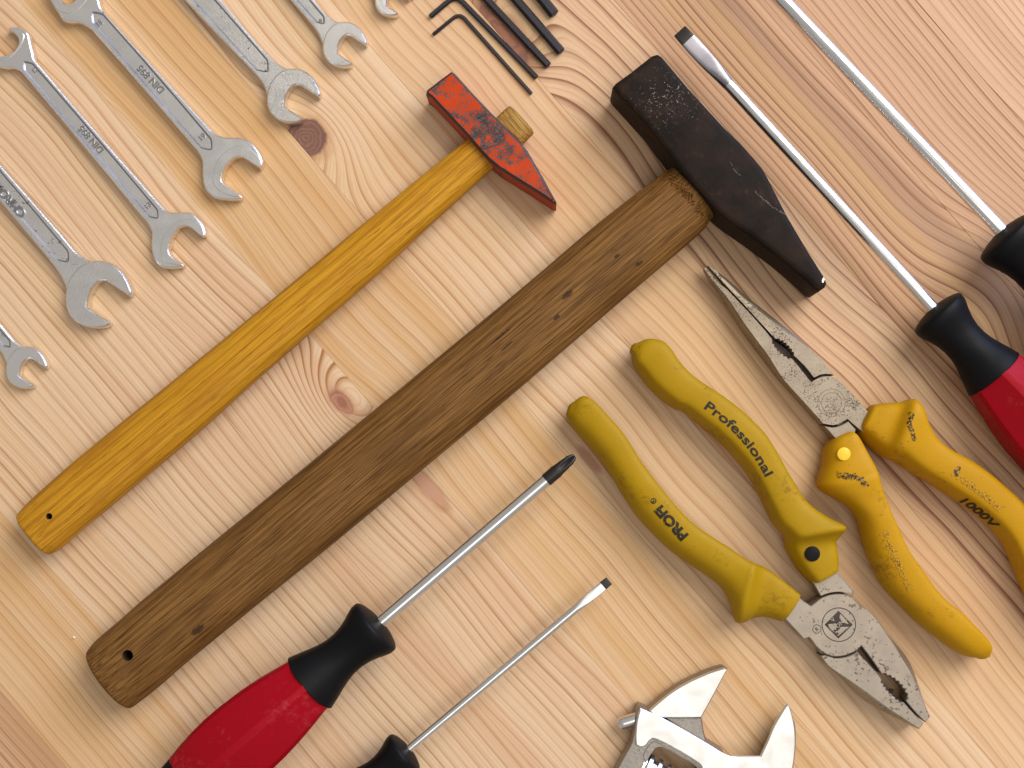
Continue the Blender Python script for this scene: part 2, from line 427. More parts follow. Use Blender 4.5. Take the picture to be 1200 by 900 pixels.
M['polish'] = steel('polished_wrench_face', (0.74, 0.73, 0.71), 0.36, 0.02)
M['blade_steel'] = steel('dull_blade_steel', (0.30, 0.29, 0.33), 0.30, 0.02)
M['cast'] = steel('cast_wrench_steel', (0.34, 0.31, 0.28), 0.42, 0.6, pits=0.3, scale=0.35)
M['groove'] = steel('shade_painted_panel_rim', (0.36, 0.35, 0.37), 0.35, 0.1)  # darker chrome that paints the shade line around the sunken panels
M['dark_tip'] = steel('browned_tip_steel', (0.022, 0.018, 0.016), 0.34, 0.15, metal=0.4)
M['hex'] = steel('blackened_hex_steel', (0.008, 0.007, 0.014), 0.42, 0.05, metal=0.0)
M['slot'] = steel('dark_joint', (0.13, 0.095, 0.085), 0.6, 0.1, metal=0.2)
M['grime'] = steel('engraved_grime', (0.035, 0.024, 0.018), 0.6, 0.1, metal=0.1)
M['grime2'] = steel('faint_engraving', (0.16, 0.12, 0.085), 0.5, 0.1, metal=0.6)
def plastic(name, col, rough, spec=0.5, dirt=None, bumpy=0.05, amount=0.5):
    n = NT(name); co = n.px(); c = col
    f = n.noise(co, 0.03, 3.0)
    c = n.mix(n.lin(f, 0.3, 0.7, 0, 0.3), col, tuple(x*0.8 for x in col))
    if dirt:
        d = n.noise(co, 0.14, 5.0, 0.7); d2 = n.noise(co, 0.02, 2.0)
        k = n.step(n.add(d, n.mul(n.sub(d2, 0.5), 0.8)), 0.58, 0.80)
        c = n.mix(n.mul(k, amount), c, dirt)
        sp = n.noise(co, 0.35, 2.0, 0.5)
        c = n.mix(n.mul(n.step(sp, 0.725, 0.77), 0.7), c, tuple(x*0.35 for x in dirt))
    n.bump(n.noise(co, 0.5, 3.0), bumpy, 1.0)
    return n.done(c, n.lin(f, 0.3, 0.7, rough-0.06, rough+0.08), 0.0, spec)
M['rubber'] = plastic('black_rubber', (0.004, 0.004, 0.005), 0.50, 0.14, bumpy=0.1)
M['red'] = plastic('red_plastic', (0.30, 0.001, 0.008), 0.48, 0.12, dirt=(0.46, 0.10, 0.10), amount=0.18, bumpy=0.12)
M['yellow_green'] = plastic('dull_yellow_grip', (0.36, 0.21, 0.003), 0.52, 0.14, dirt=(0.16, 0.075, 0.006), bumpy=0.2, amount=0.6)
M['yellow'] = plastic('orange_yellow_grip', (0.46, 0.235, 0.003), 0.50, 0.14, dirt=(0.18, 0.08, 0.006), bumpy=0.2, amount=0.6)
M['dot_yellow'] = plastic('bright_yellow_dot', (0.80, 0.52, 0.01), 0.4)
M['ink'] = plastic('black_print', (0.018, 0.013, 0.008), 0.55, 0.3)
def worn_ink(name, col, under, thr):
    n = NT(name); co = n.px()
    k = n.step(n.noise(co, 0.38, 4.0, 0.7), thr, thr+0.07)
    return n.done(n.mix(k, under, col), 0.5, 0.0, 0.3)
M['worn_ink'] = worn_ink('worn_print', (0.05, 0.03, 0.01), (0.46, 0.235, 0.003), 0.53)
M['smudge'] = worn_ink('grease_on_yellow', (0.03, 0.02, 0.012), (0.42, 0.21, 0.003), 0.44)
M['ink_chip'] = worn_ink('chipped_print', (0.014, 0.010, 0.006), (0.34, 0.20, 0.004), 0.33)
def hammer_wood(name, ang, c1, c2, c3, lines=1.0, spots=(), coat=0.35, rough=0.38, rings=0.14):
    """ang: direction of the handle in the plan; c1 light, c2 dark streak, c3 dirt"""
    n = NT(name); co = n.px(); X = n.xyz(co); ca, sa = math.cos(ang), math.sin(ang)
    a = n.add(n.mul(X[0], ca), n.mul(X[1], -sa)); b = n.add(n.mul(X[0], sa), n.mul(X[1], ca)); z = X[2]
    w = n.noise(n.vec(n.mul(a, 0.0035), n.mul(b, 0.02), n.mul(z, 0.02)), 1.0, 2.0)
    t = n.add(n.add(n.mul(b, rings), n.mul(z, rings*0.35)), n.mul(w, 1.3))
    f = n.math('FRACT', t)
    ln = n.mul(n.step(f, 0.55, 0.92), n.step(f, 0.92, 1.0, 1.0, 0.0))
    fine = n.noise(n.vec(n.mul(a, 0.014), n.mul(b, 0.62), n.mul(z, 0.62)), 1.0, 3.0, 0.65)
    dash = n.noise(n.vec(n.mul(a, 0.035), n.mul(b, 0.9), n.mul(z, 0.9)), 1.0, 1.0)
    big = n.noise(n.vec(n.mul(a, 0.008), n.mul(b, 0.03), n.mul(z, 0.03)), 1.0, 3.0)
    c = n.mix(n.step(fine, 0.35, 0.72), c1, c2)
    c = n.mix(n.mul(ln, 0.7*lines), c, tuple(x*0.75 for x in c2))
    c = n.mix(n.mul(n.step(big, 0.45, 0.75), 0.55), c, c3)
    c = n.mix(n.mul(n.step(dash, 0.64, 0.74), 0.75), c, tuple(x*0.5 for x in c3))
    for (da, db, ra, rb) in spots:
        e = n.add(n.math('POWER', n.div(n.sub(a, da), ra), 2.0), n.math('POWER', n.div(n.sub(b, db), rb), 2.0))
        nn = n.noise(co, 0.25, 3.0, 0.7)
        c = n.mix(n.mul(n.step(n.add(e, n.mul(n.sub(nn, 0.5), 3.0)), 0.3, 1.4, 1.0, 0.0), 0.8), c, (0.022, 0.012, 0.006))
    n.bump(n.add(n.mul(fine, 0.6), n.mul(dash, -0.5)), 0.22, 1.2)
    return n.done(c, n.lin(fine, 0.2, 0.8, rough, rough+0.14), 0.0, 0.16, (coat, 0.3))

# ------------------------------------------------------------------ hammers
def edge_pair_handle(up, lo, h, zc, n=2.6, k=36, z=None):
    """handle between an upper and a lower traced edge; stations (u, v) match one to one"""
    prs = [(a[0], a[1], b[0], b[1], zc+h/2 if len(a) < 3 else a[2]+h/2, zc-h/2 if len(a) < 3 else a[2]-h/2) for a, b in zip(up, lo)]
    return prs
# red chipped hammer
rh = thing('machinist_hammer', 'small hammer with chipped orange-red head and varnished yellow wooden handle', 'hammer', 330, 390)
n = NT('chipped_red_paint'); co = n.px(); X = n.xyz(co)
su, sv = 576-330, -(166-390)
chip = n.noise(co, 0.085, 6.0, 0.68); fine = n.noise(co, 0.34, 4.0, 0.7)
al = n.sub(n.mul(n.sub(X[0], su), 0.66), n.mul(n.sub(X[1], sv), 0.75)); ac = n.add(n.mul(n.sub(X[0], su), 0.75), n.mul(n.sub(X[1], sv), 0.66))
al = n.div(al, 34.0); ac = n.div(ac, 15.0)
e1 = n.math('EXPONENT', n.mul(n.add(n.mul(al, al), n.mul(ac, ac)), -1.0))
fx = n.add(n.mul(n.sub(X[0], 514-330), 0.66), n.mul(n.sub(X[1], 390-97), -0.75))      # distance from the striking face
e2 = n.step(fx, 2.0, 20.0, 1.0, 0.0)
q = n.add(n.add(n.mul(chip, 0.52), n.mul(fine, 0.48)), n.add(n.mul(e1, 0.12), n.mul(e2, 0.18)))
k = n.step(q, 0.535, 0.552)
redc = n.mix(n.noise(co, 0.05, 3.0), (0.53, 0.052, 0.004), (0.38, 0.032, 0.003))
redc = n.mix(n.mul(n.step(fine, 0.6, 0.75), 0.4), redc, (0.30, 0.03, 0.012))
bare = n.mix(n.step(fine, 0.4, 0.65), (0.022, 0.016, 0.016), (0.12, 0.095, 0.09))
n.bump(n.add(n.mul(k, -0.8), n.mul(fine, 0.3)), 0.35, 1.0)
M['redpaint'] = n.done(n.mix(k, redc, bare), 0.55, 0.0, 0.15)
M['bare'] = steel('bare_edge_steel', (0.045, 0.030, 0.028), 0.45, 0.3, metal=0.4)
head = [(529, 83), (533, 86), (543, 97), (554, 109), (576, 132), (598, 154), (610, 166), (618, 176), (636, 207), (652, 236), (652, 239), (648, 238), (630, 226), (614, 216),
        (598, 206), (584, 197), (572, 187), (560, 174), (548, 160), (520, 130), (505, 114), (499, 110), (500, 105), (514, 94)]
hp = PP(head, 50)
V, F, fl = layered(hp, [(2.5, 0), (0.0, 3), (0.0, 46.0), (1.0, 48.6), (3.0, 50)])
fm = [1 if x in (0, 2, 3, -1) else 0 for x in fl]
build('head', V, F, [M['redpaint'], M['bare']], rh, fm, 25)
up = [(23, 602), (30, 594), (42, 582), (60, 566), (100, 531), (200, 450), (240, 417), (322, 350), (400, 285), (490, 211), (545, 167), (565, 151)]
lo = [(61, 649), (70, 644), (82, 634), (99, 619), (138, 587), (233, 507), (274, 470), (357, 396), (430, 333), (518, 252), (575, 200), (594, 183)]
hh = [40, 41, 42, 43, 43, 43, 43, 42, 40, 37, 34, 34]
prs = [(a[0], a[1], b[0], b[1], 24+h/2, 24-h/2) for a, b, h in zip(up, lo, hh)]
M['yellow_wood'] = hammer_wood('varnished_yellow_ash', math.radians(-40), (0.53, 0.262, 0.014), (0.36, 0.145, 0.006), (0.30, 0.110, 0.005), 0.9, coat=0.06, rough=0.42, rings=0.10,
    spots=[(40, -190, 6, 3)])
V, F = pair_sweep(prs, n=2.7, k=44, sub=4, zmid=22, round0=False, dome0=6)
hd = build('handle', V, F, M['yellow_wood'], rh, angle=50)
hu, hv = P(58, 605, 44)
M['hole'] = steel('shaded_wood_bore', (0.05, 0.025, 0.01), 0.8, 0.1, metal=0.0)
bool_cut(hd, *disc_geo(hu, hv, 3.7, -5, 80), M['hole'])
# protruding end of the handle above the eye
M['endgrain'] = hammer_wood('cracked_end_grain', math.radians(50), (0.42, 0.235, 0.05), (0.20, 0.10, 0.025), (0.14, 0.07, 0.02), 1.0, rough=0.6, coat=0.0, rings=0.2)
prs = [(580, 140, 612, 170, 40, 8), (586, 134, 617, 164, 40, 8), (591, 129, 621, 160, 39, 9), (596, 125, 625, 156, 37, 11)]
V, F = pair_sweep(prs, n=3.0, k=28, sub=3, zmid=26, round0=False)
build('handle_end', V, F, M['endgrain'], rh, angle=40)

# black hammer
bh = thing('engineer_hammer', 'large hammer with black steel head and worn dark brown wooden handle', 'hammer', 520, 460)
n = NT('blackened_hammer_steel'); co = n.px(); X = n.xyz(co)
f1 = n.noise(co, 0.45, 4.0, 0.7); f2 = n.noise(co, 0.03, 3.0); f3 = n.noise(co, 0.12, 4.0)
c = n.mix(n.step(f2, 0.35, 0.7), (0.009, 0.006, 0.0045), (0.022, 0.0125, 0.0085))
c = n.mix(n.mul(n.step(f3, 0.6, 0.75), 0.4), c, (0.060, 0.026, 0.016))
near = n.math('EXPONENT', n.mul(n.add(n.math('POWER', n.div(n.sub(X[0], 775-520), 50.0), 2.0), n.math('POWER', n.div(n.sub(X[1], 460-135), 40.0), 2.0)), -1.0))
speck = n.step(n.add(f1, n.mul(near, 0.13)), 0.70, 0.80)
c = n.mix(n.mul(speck, 0.8), c, (0.32, 0.28, 0.25))
# two long scratches
for (u0, v0, u1, v1, wd) in ((873, 237, 896, 258, 0.7), (894, 256, 928, 275, 0.8), (845, 205, 858, 222, 0.5), (906, 250, 914, 243, 0.6)):
    d = Vector((u1-u0, -(v1-v0))); L = d.length; d.normalize()
    px_ = n.sub(X[0], u0-520); py_ = n.sub(X[1], 460-v0)
    al = n.add(n.mul(px_, d.x), n.mul(py_, d.y)); pe = n.math('ABSOLUTE', n.add(n.add(n.mul(px_, -d.y), n.mul(py_, d.x)), n.mul(n.sub(n.noise(co, 0.12, 2.0), 0.5), 5.0)))
    k = n.mul(n.mul(n.step(pe, wd*0.5, wd*1.6, 1.0, 0.0), n.step(al, 0, 3)), n.mul(n.step(al, L-3, L, 1.0, 0.0), n.step(n.noise(co, 0.5, 2.0), 0.42, 0.55)))
    c = n.mix(n.mul(k, 0.4), c, (0.26, 0.20, 0.17))
n.bump(n.add(f1, n.mul(f3, 1.5)), 0.25, 1.0)
M['blacksteel'] = n.done(c, n.lin(f2, 0.3, 0.7, 0.52, 0.64), 0.0, 0.10)
head = [(771, 62), (776, 65), (782, 72), (807, 102), (830, 127), (850, 149), (868, 166), (885, 185), (894, 196), (901, 208), (910, 226), (925, 255), (950, 297), (967, 324), (970, 331), (968, 336),
        (961, 341), (956, 339), (935, 320), (915, 303), (880, 277), (854, 259), (843, 250), (835, 242), (800, 203), (760, 149), (731, 117), (721, 106), (718, 101), (722, 96), (740, 83), (764, 64)]
hp = PP(head, 72)
V, F, fl = layered(hp, [(4, 0), (1.0, 2.5), (0, 6), (0, 64), (0.7, 67.5), (2.0, 70), (4.6, 71.6), (6.5, 72)])
hdb = build('head', V, F, M['blacksteel'], bh, None, 28)
M['chipwhite'] = steel('bright_chip_steel', (0.75, 0.70, 0.66), 0.35, 0.3)
c1 = P(965, 328, 72)
V, F, _ = layered([(c1[0]-2, c1[1]+3.4), (c1[0]-2.4, c1[1]+0.4), (c1[0]-0.6, c1[1]-3.4), (c1[0]+1.2, c1[1]-3.0), (c1[0]+1.8, c1[1]+0.4), (c1[0]+0.2, c1[1]+3.8)], [(0, 66), (0.2, 71.5), (0.6, 72.2)])
build('edge_chip', V, F, M['chipwhite'], hdb)
up = [(103, 762), (110, 753), (122, 742), (140, 727), (172, 699), (245, 639), (325, 574), (432, 486), (540, 397), (620, 331), (700, 263), (770, 209), (786, 198), (800, 187)]
lo = [(155, 829), (163, 823), (176, 813), (194, 798), (224, 772), (300, 710), (381, 645), (487, 557), (594, 468), (672, 401), (749, 335), (818, 276), (833, 257), (846, 245)]
hh = [56, 58, 60, 61, 61, 61, 61, 60, 58, 56, 54, 52, 52, 52]
zc = [31, 31, 31, 31.5, 31.5, 32, 32.5, 33, 34, 35, 36, 37, 37, 37]
prs = [(a[0], a[1], b[0], b[1], z+h/2, z-h/2) for a, b, h, z in zip(up, lo, hh, zc)]
def sab(u, v):
    x, y = u-520, 460-v; ca, sa = math.cos(math.radians(-40)), math.sin(math.radians(-40)); return (x*ca-y*sa, x*sa+y*ca)
M['brown_wood'] = hammer_wood('worn_brown_hickory', math.radians(-40), (0.225, 0.108, 0.028), (0.075, 0.029, 0.005), (0.060, 0.022, 0.003), 0.6, coat=0.0, rough=0.52, rings=0.16,
    spots=[(*sab(246, 731), 10, 4.0), (*sab(664, 353), 8, 3.2), (*sab(745, 317), 6, 2.4), (*sab(720, 309), 4, 2), (*sab(652, 378), 5, 2), (*sab(590, 398), 14, 1.4), (*sab(596, 410), 10, 1.2)])
V, F = pair_sweep(prs, n=2.2, k=44, sub=4, zmid=33, round0=False, dome0=9)
hd = build('handle', V, F, M['brown_wood'], bh, angle=50)
hu, hv = P(150, 768, 60)
bool_cut(hd, *disc_geo(hu, hv, 6.3, -5, 90), M['hole'])
# frayed wood crushed against the head
M['fray'] = hammer_wood('frayed_wood', math.radians(20), (0.26, 0.12, 0.03), (0.06, 0.025, 0.008), (0.02, 0.010, 0.006), 1.0, coat=0.0, rough=0.7, rings=0.3)
V = []; F = []
hbv = BVHTree.FromPolygons(*GEO[hd])
for i in range(60):
    t = random.random(); u = 786+t*47; v = 203+t*53; o_ = random.uniform(-1, 7); u -= o_*0.74; v += o_*0.62
    pu, pv = P(u, v, 60); hh_ = hbv.ray_cast(Vector((pu, pv, 400)), Vector((0, 0, -1)))
    if not hh_[0]: continue
    h = hh_[0].z; r = random.uniform(1.2, 2.6); an = math.radians(140)+random.uniform(-0.7, 0.7); ll = random.uniform(3, 8); o = len(V)
    dx_, dy_ = math.cos(an)*ll, math.sin(an)*ll
    V += [(pu-dy_/ll*r, pv+dx_/ll*r, h-0.8), (pu+dy_/ll*r, pv-dx_/ll*r, h-0.8), (pu, pv, h+random.uniform(1.0, 3.0)), (pu+dx_, pv+dy_, h-0.5), (pu-dx_*0.6, pv-dy_*0.6, h+random.uniform(0, 2.0))]
    F += [(o, o+2, o+3), (o+1, o+3, o+2), (o, o+4, o+2), (o+1, o+2, o+4)]
build('splinter_fringe', V, F, M['fray'], hd, angle=20)

# ------------------------------------------------------------------ open-ended wrenches
GH = [(620, 200), (680, 189), (740, 190), (795, 202), (845, 224), (890, 258), (930, 303), (965, 360), (990, 415), (1005, 460), (1003, 485), (985, 502, 'c'), (900, 447), (780, 368, 'c'),
      (742, 366), (700, 390), (665, 430), (640, 475), (622, 530), (614, 600, 'c'), (700, 660), (790, 716, 'c'), (815, 738), (800, 760), (755, 776), (690, 783), (620, 775), (560, 755), (500, 718),
      (455, 668), (428, 605), (420, 540), (422, 480), (435, 410), (460, 350), (500, 290), (550, 240)]
GH = [((p[0]-715)/297, (p[1]-487)/297)+tuple(p[2:]) for p in GH]
def edge_layers(z0, z1, b): return [(b*1.1, z0), (0.0, z0+b*1.1), (0.0, z1-b*1.5), (b*0.35, z1-b*0.55), (b, z1)]
def ghead(parent, cu, cv, R, z0, z1, mat, flip=False, b=1.9):
    s = -1 if flip else 1
    pts = [(cu+s*R*p[0], cv+s*R*p[1])+tuple(p[2:]) for p in GH]
    pts = smooth(pts, True, 3); pts = PP(pts, z1)
    V, F, fl = layered(pts, edge_layers(z0, z1, b))
    return build('jaw', V, F, mat, parent, angle=30)
def panel_cut(o, p0, p1, hw, ztop, depth, flat0=False, slope=2.1):
    p0 = Vector(P(*p0, ztop)); p1 = Vector(P(*p1, ztop)); d = (p1-p0).normalized(); nn = Vector((-d.y, d.x))
    q = []
    for t, wv in ((0, 0.1), (hw*0.55, 0.62), (hw*1.3, 1.0)): q.append((p0+d*t, wv))
    for t, wv in ((hw*1.3, 1.0), (hw*0.55, 0.62), (0, 0.1)): q.append((p1-d*t, wv))
    poly = [tuple(c+nn*hw*wv) for c, wv in q]+[tuple(c-nn*hw*wv) for c, wv in reversed(q)]
    poly = smooth(poly, True, 3, 60)
    V, F, _ = layered(poly, [(slope, ztop-depth), (0.3, ztop-0.2), (-0.4, ztop+0.6), (-0.4, ztop+4)])
    bool_cut(o, V, F)
    # shade on the steep rim of the sunken panel, painted into its colour
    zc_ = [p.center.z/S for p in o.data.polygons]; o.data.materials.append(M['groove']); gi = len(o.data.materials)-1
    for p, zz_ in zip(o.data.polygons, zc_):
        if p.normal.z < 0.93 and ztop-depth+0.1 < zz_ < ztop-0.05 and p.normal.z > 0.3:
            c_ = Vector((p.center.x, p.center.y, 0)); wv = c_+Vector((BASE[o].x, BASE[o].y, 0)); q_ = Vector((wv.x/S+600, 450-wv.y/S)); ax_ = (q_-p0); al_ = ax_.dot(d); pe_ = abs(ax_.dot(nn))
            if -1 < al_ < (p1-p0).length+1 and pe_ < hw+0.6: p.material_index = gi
def tpath(u, v, tu, tv, z, length=200):
    p = Vector(P(u, v, z)); d = Vector((tu, tv)).normalized(); return [tuple(p), tuple(p+d*length)]
def stamped(txt, u, v, tu, tv, size, parent, z, ex=0.9, mat='chrome_text', bold=0.012, spacing=1.0):
    """raised lettering centred on (u, v)"""
    V, _ = text_geo(txt, size, 0, 0, 0, spacing); wd = max(p[0] for p in V); d = Vector((tu, tv)).normalized(); upv = Vector((d.y, -d.x))
    s = Vector((u, v))-d*wd/2-upv*size*0.35
    return letter(txt, size, tpath(s.x, s.y, d.x, d.y, z), parent, M[mat], z=z, lift=0.0, bold=bold, extrude=ex*0.7, bevel=ex*0.3, spacing=spacing)
GRP = 'open-ended wrenches laid out in a row'
def gwrench(label, base, right, left, head, R, head2, panel, mat, zt=15.0, hw=8.0):
    t = thing('open_wrench', label, 'wrench', base[0], base[1], GRP)
    zs = zt-2.6
    poly = smooth(right, False, 4)+smooth(left[::-1], False, 4)
    V, F, fl = layered(PP(poly, zs), edge_layers(2.2, zs, 2.0))
    sh = build('shank', V, F, mat, t, angle=30)
    panel_cut(sh, panel[0], panel[1], hw, zs, 1.5)
    ghead(t, head[0], head[1], R, 0, zt, mat)
    if head2: ghead(t, head2[0], head2[1], head2[2], 0, zt, mat, True)
    return t, sh, zs-1.5
T = (0.662, 0.749)            # along the shank towards the visible jaw
X2 = (0.749, -0.662)          # across it
t, sh, zf = gwrench('large worn wrench with raised lettering along a shank that leaves by the left edge', (30, 260), [(-70, 112), (0, 192.7), (72, 275), (86, 292), (95, 300), (106, 306), (114, 310)],
    [(-70, 156), (0, 236.7), (45, 290), (62, 311), (71, 324), (76, 335), (79, 346)], (20+715/7.5, 280+487/7.5), 297/7.5, (-98, 110, 36), [(-90, 108), (80, 307)], M['chrome_old'], 16, 8.8)
stamped('CHROM VANADIUM', -14, 206, -T[0], -T[1], 14, sh, zf, 2.0)
stamped('22', 79, 307, *X2, 9, sh, zf, 0.8)
t, sh, zf = gwrench('tiny wrench whose jaw pokes in at the left edge of the table view', (-5, 400), [(-60, 310), (0, 379), (10, 391), (17, 399), (25, 405), (31, 408)], [(-60, 342), (0, 412), (4, 419), (7, 427), (9, 434)], (31.1, 430.6), 25, (-85, 300, 22),
    [(-70, 314), (12, 407)], M['chrome'], 12, 5.5)
stamped('8', 4, 392, *X2, 7, sh, zf, 0.7)
t, sh, zf = gwrench('wrench with round flat jaw and black specks on its shank, jaw over the dark knot', (280, 40), [(170, -103), (259, 0), (300, 49), (315, 65), (325, 74), (337, 80), (346, 82)], [(126, -103), (216, 0), (272, 59), (300, 88), (308, 99), (312, 109), (315, 116)],
    (270+556/7.5, 60+389/7.5), 241/7.5, (120, -135, 34), [(140, -112), (314, 84)], M['chrome_old'], 15, 9.5)
stamped('13', 315, 84, *X2, 11, sh, zf, 0.8, 'grime')
t, sh, zf = gwrench('smaller shiny wrench with round flat jaw entering from the top edge, unspecked', (370, 20), [(300, -80), (368, 0), (383, 17), (394, 24.5), (404, 27), (410, 29)], [(272, -80), (340.7, 0), (364.7, 28), (373, 40), (377, 50), (379, 57)],
    (330+557/7.5, 387/7.5), 200/7.5, (265, -105, 24), [(285, -82), (380, 28)], M['chrome'], 14, 6.2)
stamped('9', 376, 25, *X2, 8, sh, zf, 0.7)
t, sh, zf = gwrench('smallest wrench cut by the top edge with only its lower jaw tip in view', (440, -20), [(380, -102), (443, -28), (450, -24), (458, -22), (463, -22)], [(362, -86), (430, -16), (436, -8), (439, 0), (441, 5)], (459.9, -2.4), 21, (350, -112, 18),
    [(375, -88), (443, -16)], M['chrome'], 13, 4.5)

def hwrench(label, base, low, cres, upo, cres2, panel, hw, mat, zt=13.0):
    t = thing('open_wrench', label, 'wrench', base[0], base[1], GRP)
    body = smooth(low+upo, True, 3)
    V, F, fl = layered(PP(body, zt), edge_layers(0.5, zt, 2.2))
    sh = build('shank', V, F, mat, t, angle=32)
    panel_cut(sh, panel[0], panel[1], hw, zt, 1.7)
    for c in (cres, cres2):
        V, F, fl = layered(PP(smooth(c, True, 3), zt), [(1.0, zt-3.0), (0.7, zt-0.2), (0.9, zt+0.5), (1.6, zt+1.1)])
        build('jaw', V, F, mat, t, angle=30)
    return t, sh, zt-1.7
def z75(pts, ou, ov): return [(ou+p[0]/7.5, ov+p[1]/7.5)+tuple(p[2:]) for p in pts]
low = z75([(430, 240), (480, 280), (560, 303), (680, 305), (750, 328), (812, 380), (860, 450), (882, 510), (882, 555, 'c'), (858, 580, 'c'), (780, 530), (705, 484), (680, 480), (640, 490), (590, 530), (548, 590), (530, 645), (527, 690, 'c'),
           (570, 732), (640, 780), (695, 815, 'c'), (704, 838), (660, 856), (560, 856), (460, 838), (400, 795), (365, 735), (350, 640), (348, 520), (320, 450), (270, 385)], 190, 120)
cres = z75([(872, 500), (820, 442), (760, 394), (700, 374), (630, 384), (560, 424), (492, 494), (453, 570), (438, 650), (448, 718), (485, 772), (545, 806), (620, 834), (700, 836, 'c'), (690, 815), (640, 780), (570, 732), (527, 690, 'c'), (530, 645), (548, 590),
            (590, 530), (640, 490), (680, 480), (705, 484), (780, 530), (858, 580, 'c'), (876, 555)], 190, 120)
upo = [(106.7, 34.7), (98.7, 29.3), (90.7, 26), (80, 26), (72.7, 23.3), (68, 16), (62.7, 8), (59.5, 0), (55, -7), (52, -12, 'c'), (55, -17, 'c'), (64, -8), (71, -1), (76, 4), (82, 5), (88, 0), (90, -8), (88, -14, 'c'), (68, -36, 'c'), (73, -44), (86, -48), (100, -42), (110, -30), (115, -14), (116, 0), (118.7, 9.3), (125.3, 17.3)]
cres2 = [(55, -8), (60, 3), (68, 13), (80, 17), (90.7, 12.7), (98.7, 5.3), (103, -2), (104, -12), (99, -26), (84, -37), (70, -37, 'c'), (88, -14, 'c'), (90, -8), (88, 0), (82, 5), (76, 4), (71, -1), (64, -8), (55, -16, 'c')]
t, sh, zf = hwrench('DIN 895 wrench nearest the yellow hammer head, rounded end to its sunken panel', (180, 90), low, cres, upo, cres2, [(108, 14), (248, 175.5)], 8.6, M['chrome'], 14)
stamped('DIN 895', 177, 93.5, -0.69, -0.72, 11.5, sh, zf, 1.0)
stamped('19', 236.5, 161, *X2, 9, sh, zf, 0.8); stamped('18', 116, 27.5, *X2, 8.5, sh, zf, 0.8)
low = z75([(460, 250), (510, 283), (570, 290), (660, 285), (720, 303), (770, 350), (812, 400), (832, 460), (832, 498, 'c'), (800, 507, 'c'), (740, 462), (690, 424), (650, 412), (600, 430), (552, 490), (522, 560), (512, 620), (518, 655, 'c'),
           (570, 706), (640, 748, 'c'), (640, 768), (560, 782), (470, 780), (420, 757), (377, 702), (355, 630), (350, 540), (355, 470), (320, 390), (270, 330)], 130, 210)
cres = z75([(815, 425), (770, 372), (735, 356), (690, 346), (640, 348), (580, 370), (520, 420), (470, 480), (440, 550), (430, 620), (440, 680), (480, 728), (540, 754), (600, 764), (640, 765, 'c'), (636, 748), (570, 706), (518, 655, 'c'), (512, 620), (522, 560),
            (552, 490), (600, 430), (650, 412), (690, 424), (740, 462), (800, 507, 'c'), (828, 495)], 130, 210)
upo = [(25.3, 85.3), (20, 81.3), (13.3, 79.5), (8, 80), (0, 78.7), (-10, 76), (-20, 70), (-27, 62), (-24, 55, 'c'), (-6, 63), (0, 65.3), (10.7, 63.3), (17.3, 58.7), (21.3, 52), (21.3, 45.3), (17.3, 40), (9, 35, 'c'), (8.7, 32.5), (13.3, 31.0), (22.7, 31.3), (30.7, 36), (34, 41.3), (36, 50.7), (38.7, 61.3), (41.3, 70.7)]
cres2 = [(9, 33.5), (20, 34), (28, 39), (29.3, 44), (25, 54), (17.3, 63.5), (10, 69.5), (0, 72), (-12, 69), (-25, 60), (-23, 55.5, 'c'), (-6, 63), (0, 65.3), (10.7, 63.3), (17.3, 58.7), (21.3, 52), (21.3, 45.3), (17.3, 40), (9, 35)]
t, sh, zf = hwrench('slimmer DIN 895 wrench seen nearly whole with both jaws, arrow end to its sunken panel', (110, 165), low, cres, upo, cres2, [(28, 72), (185, 256)], 7.0, M['chrome'], 13)
stamped('DIN 895', 107, 164, -0.66, -0.75, 11, sh, zf, 1.0)
stamped('13', 173, 241.5, *X2, 8.5, sh, zf, 0.8); stamped('12', 41, 82.5, *X2, 8, sh, zf, 0.8)

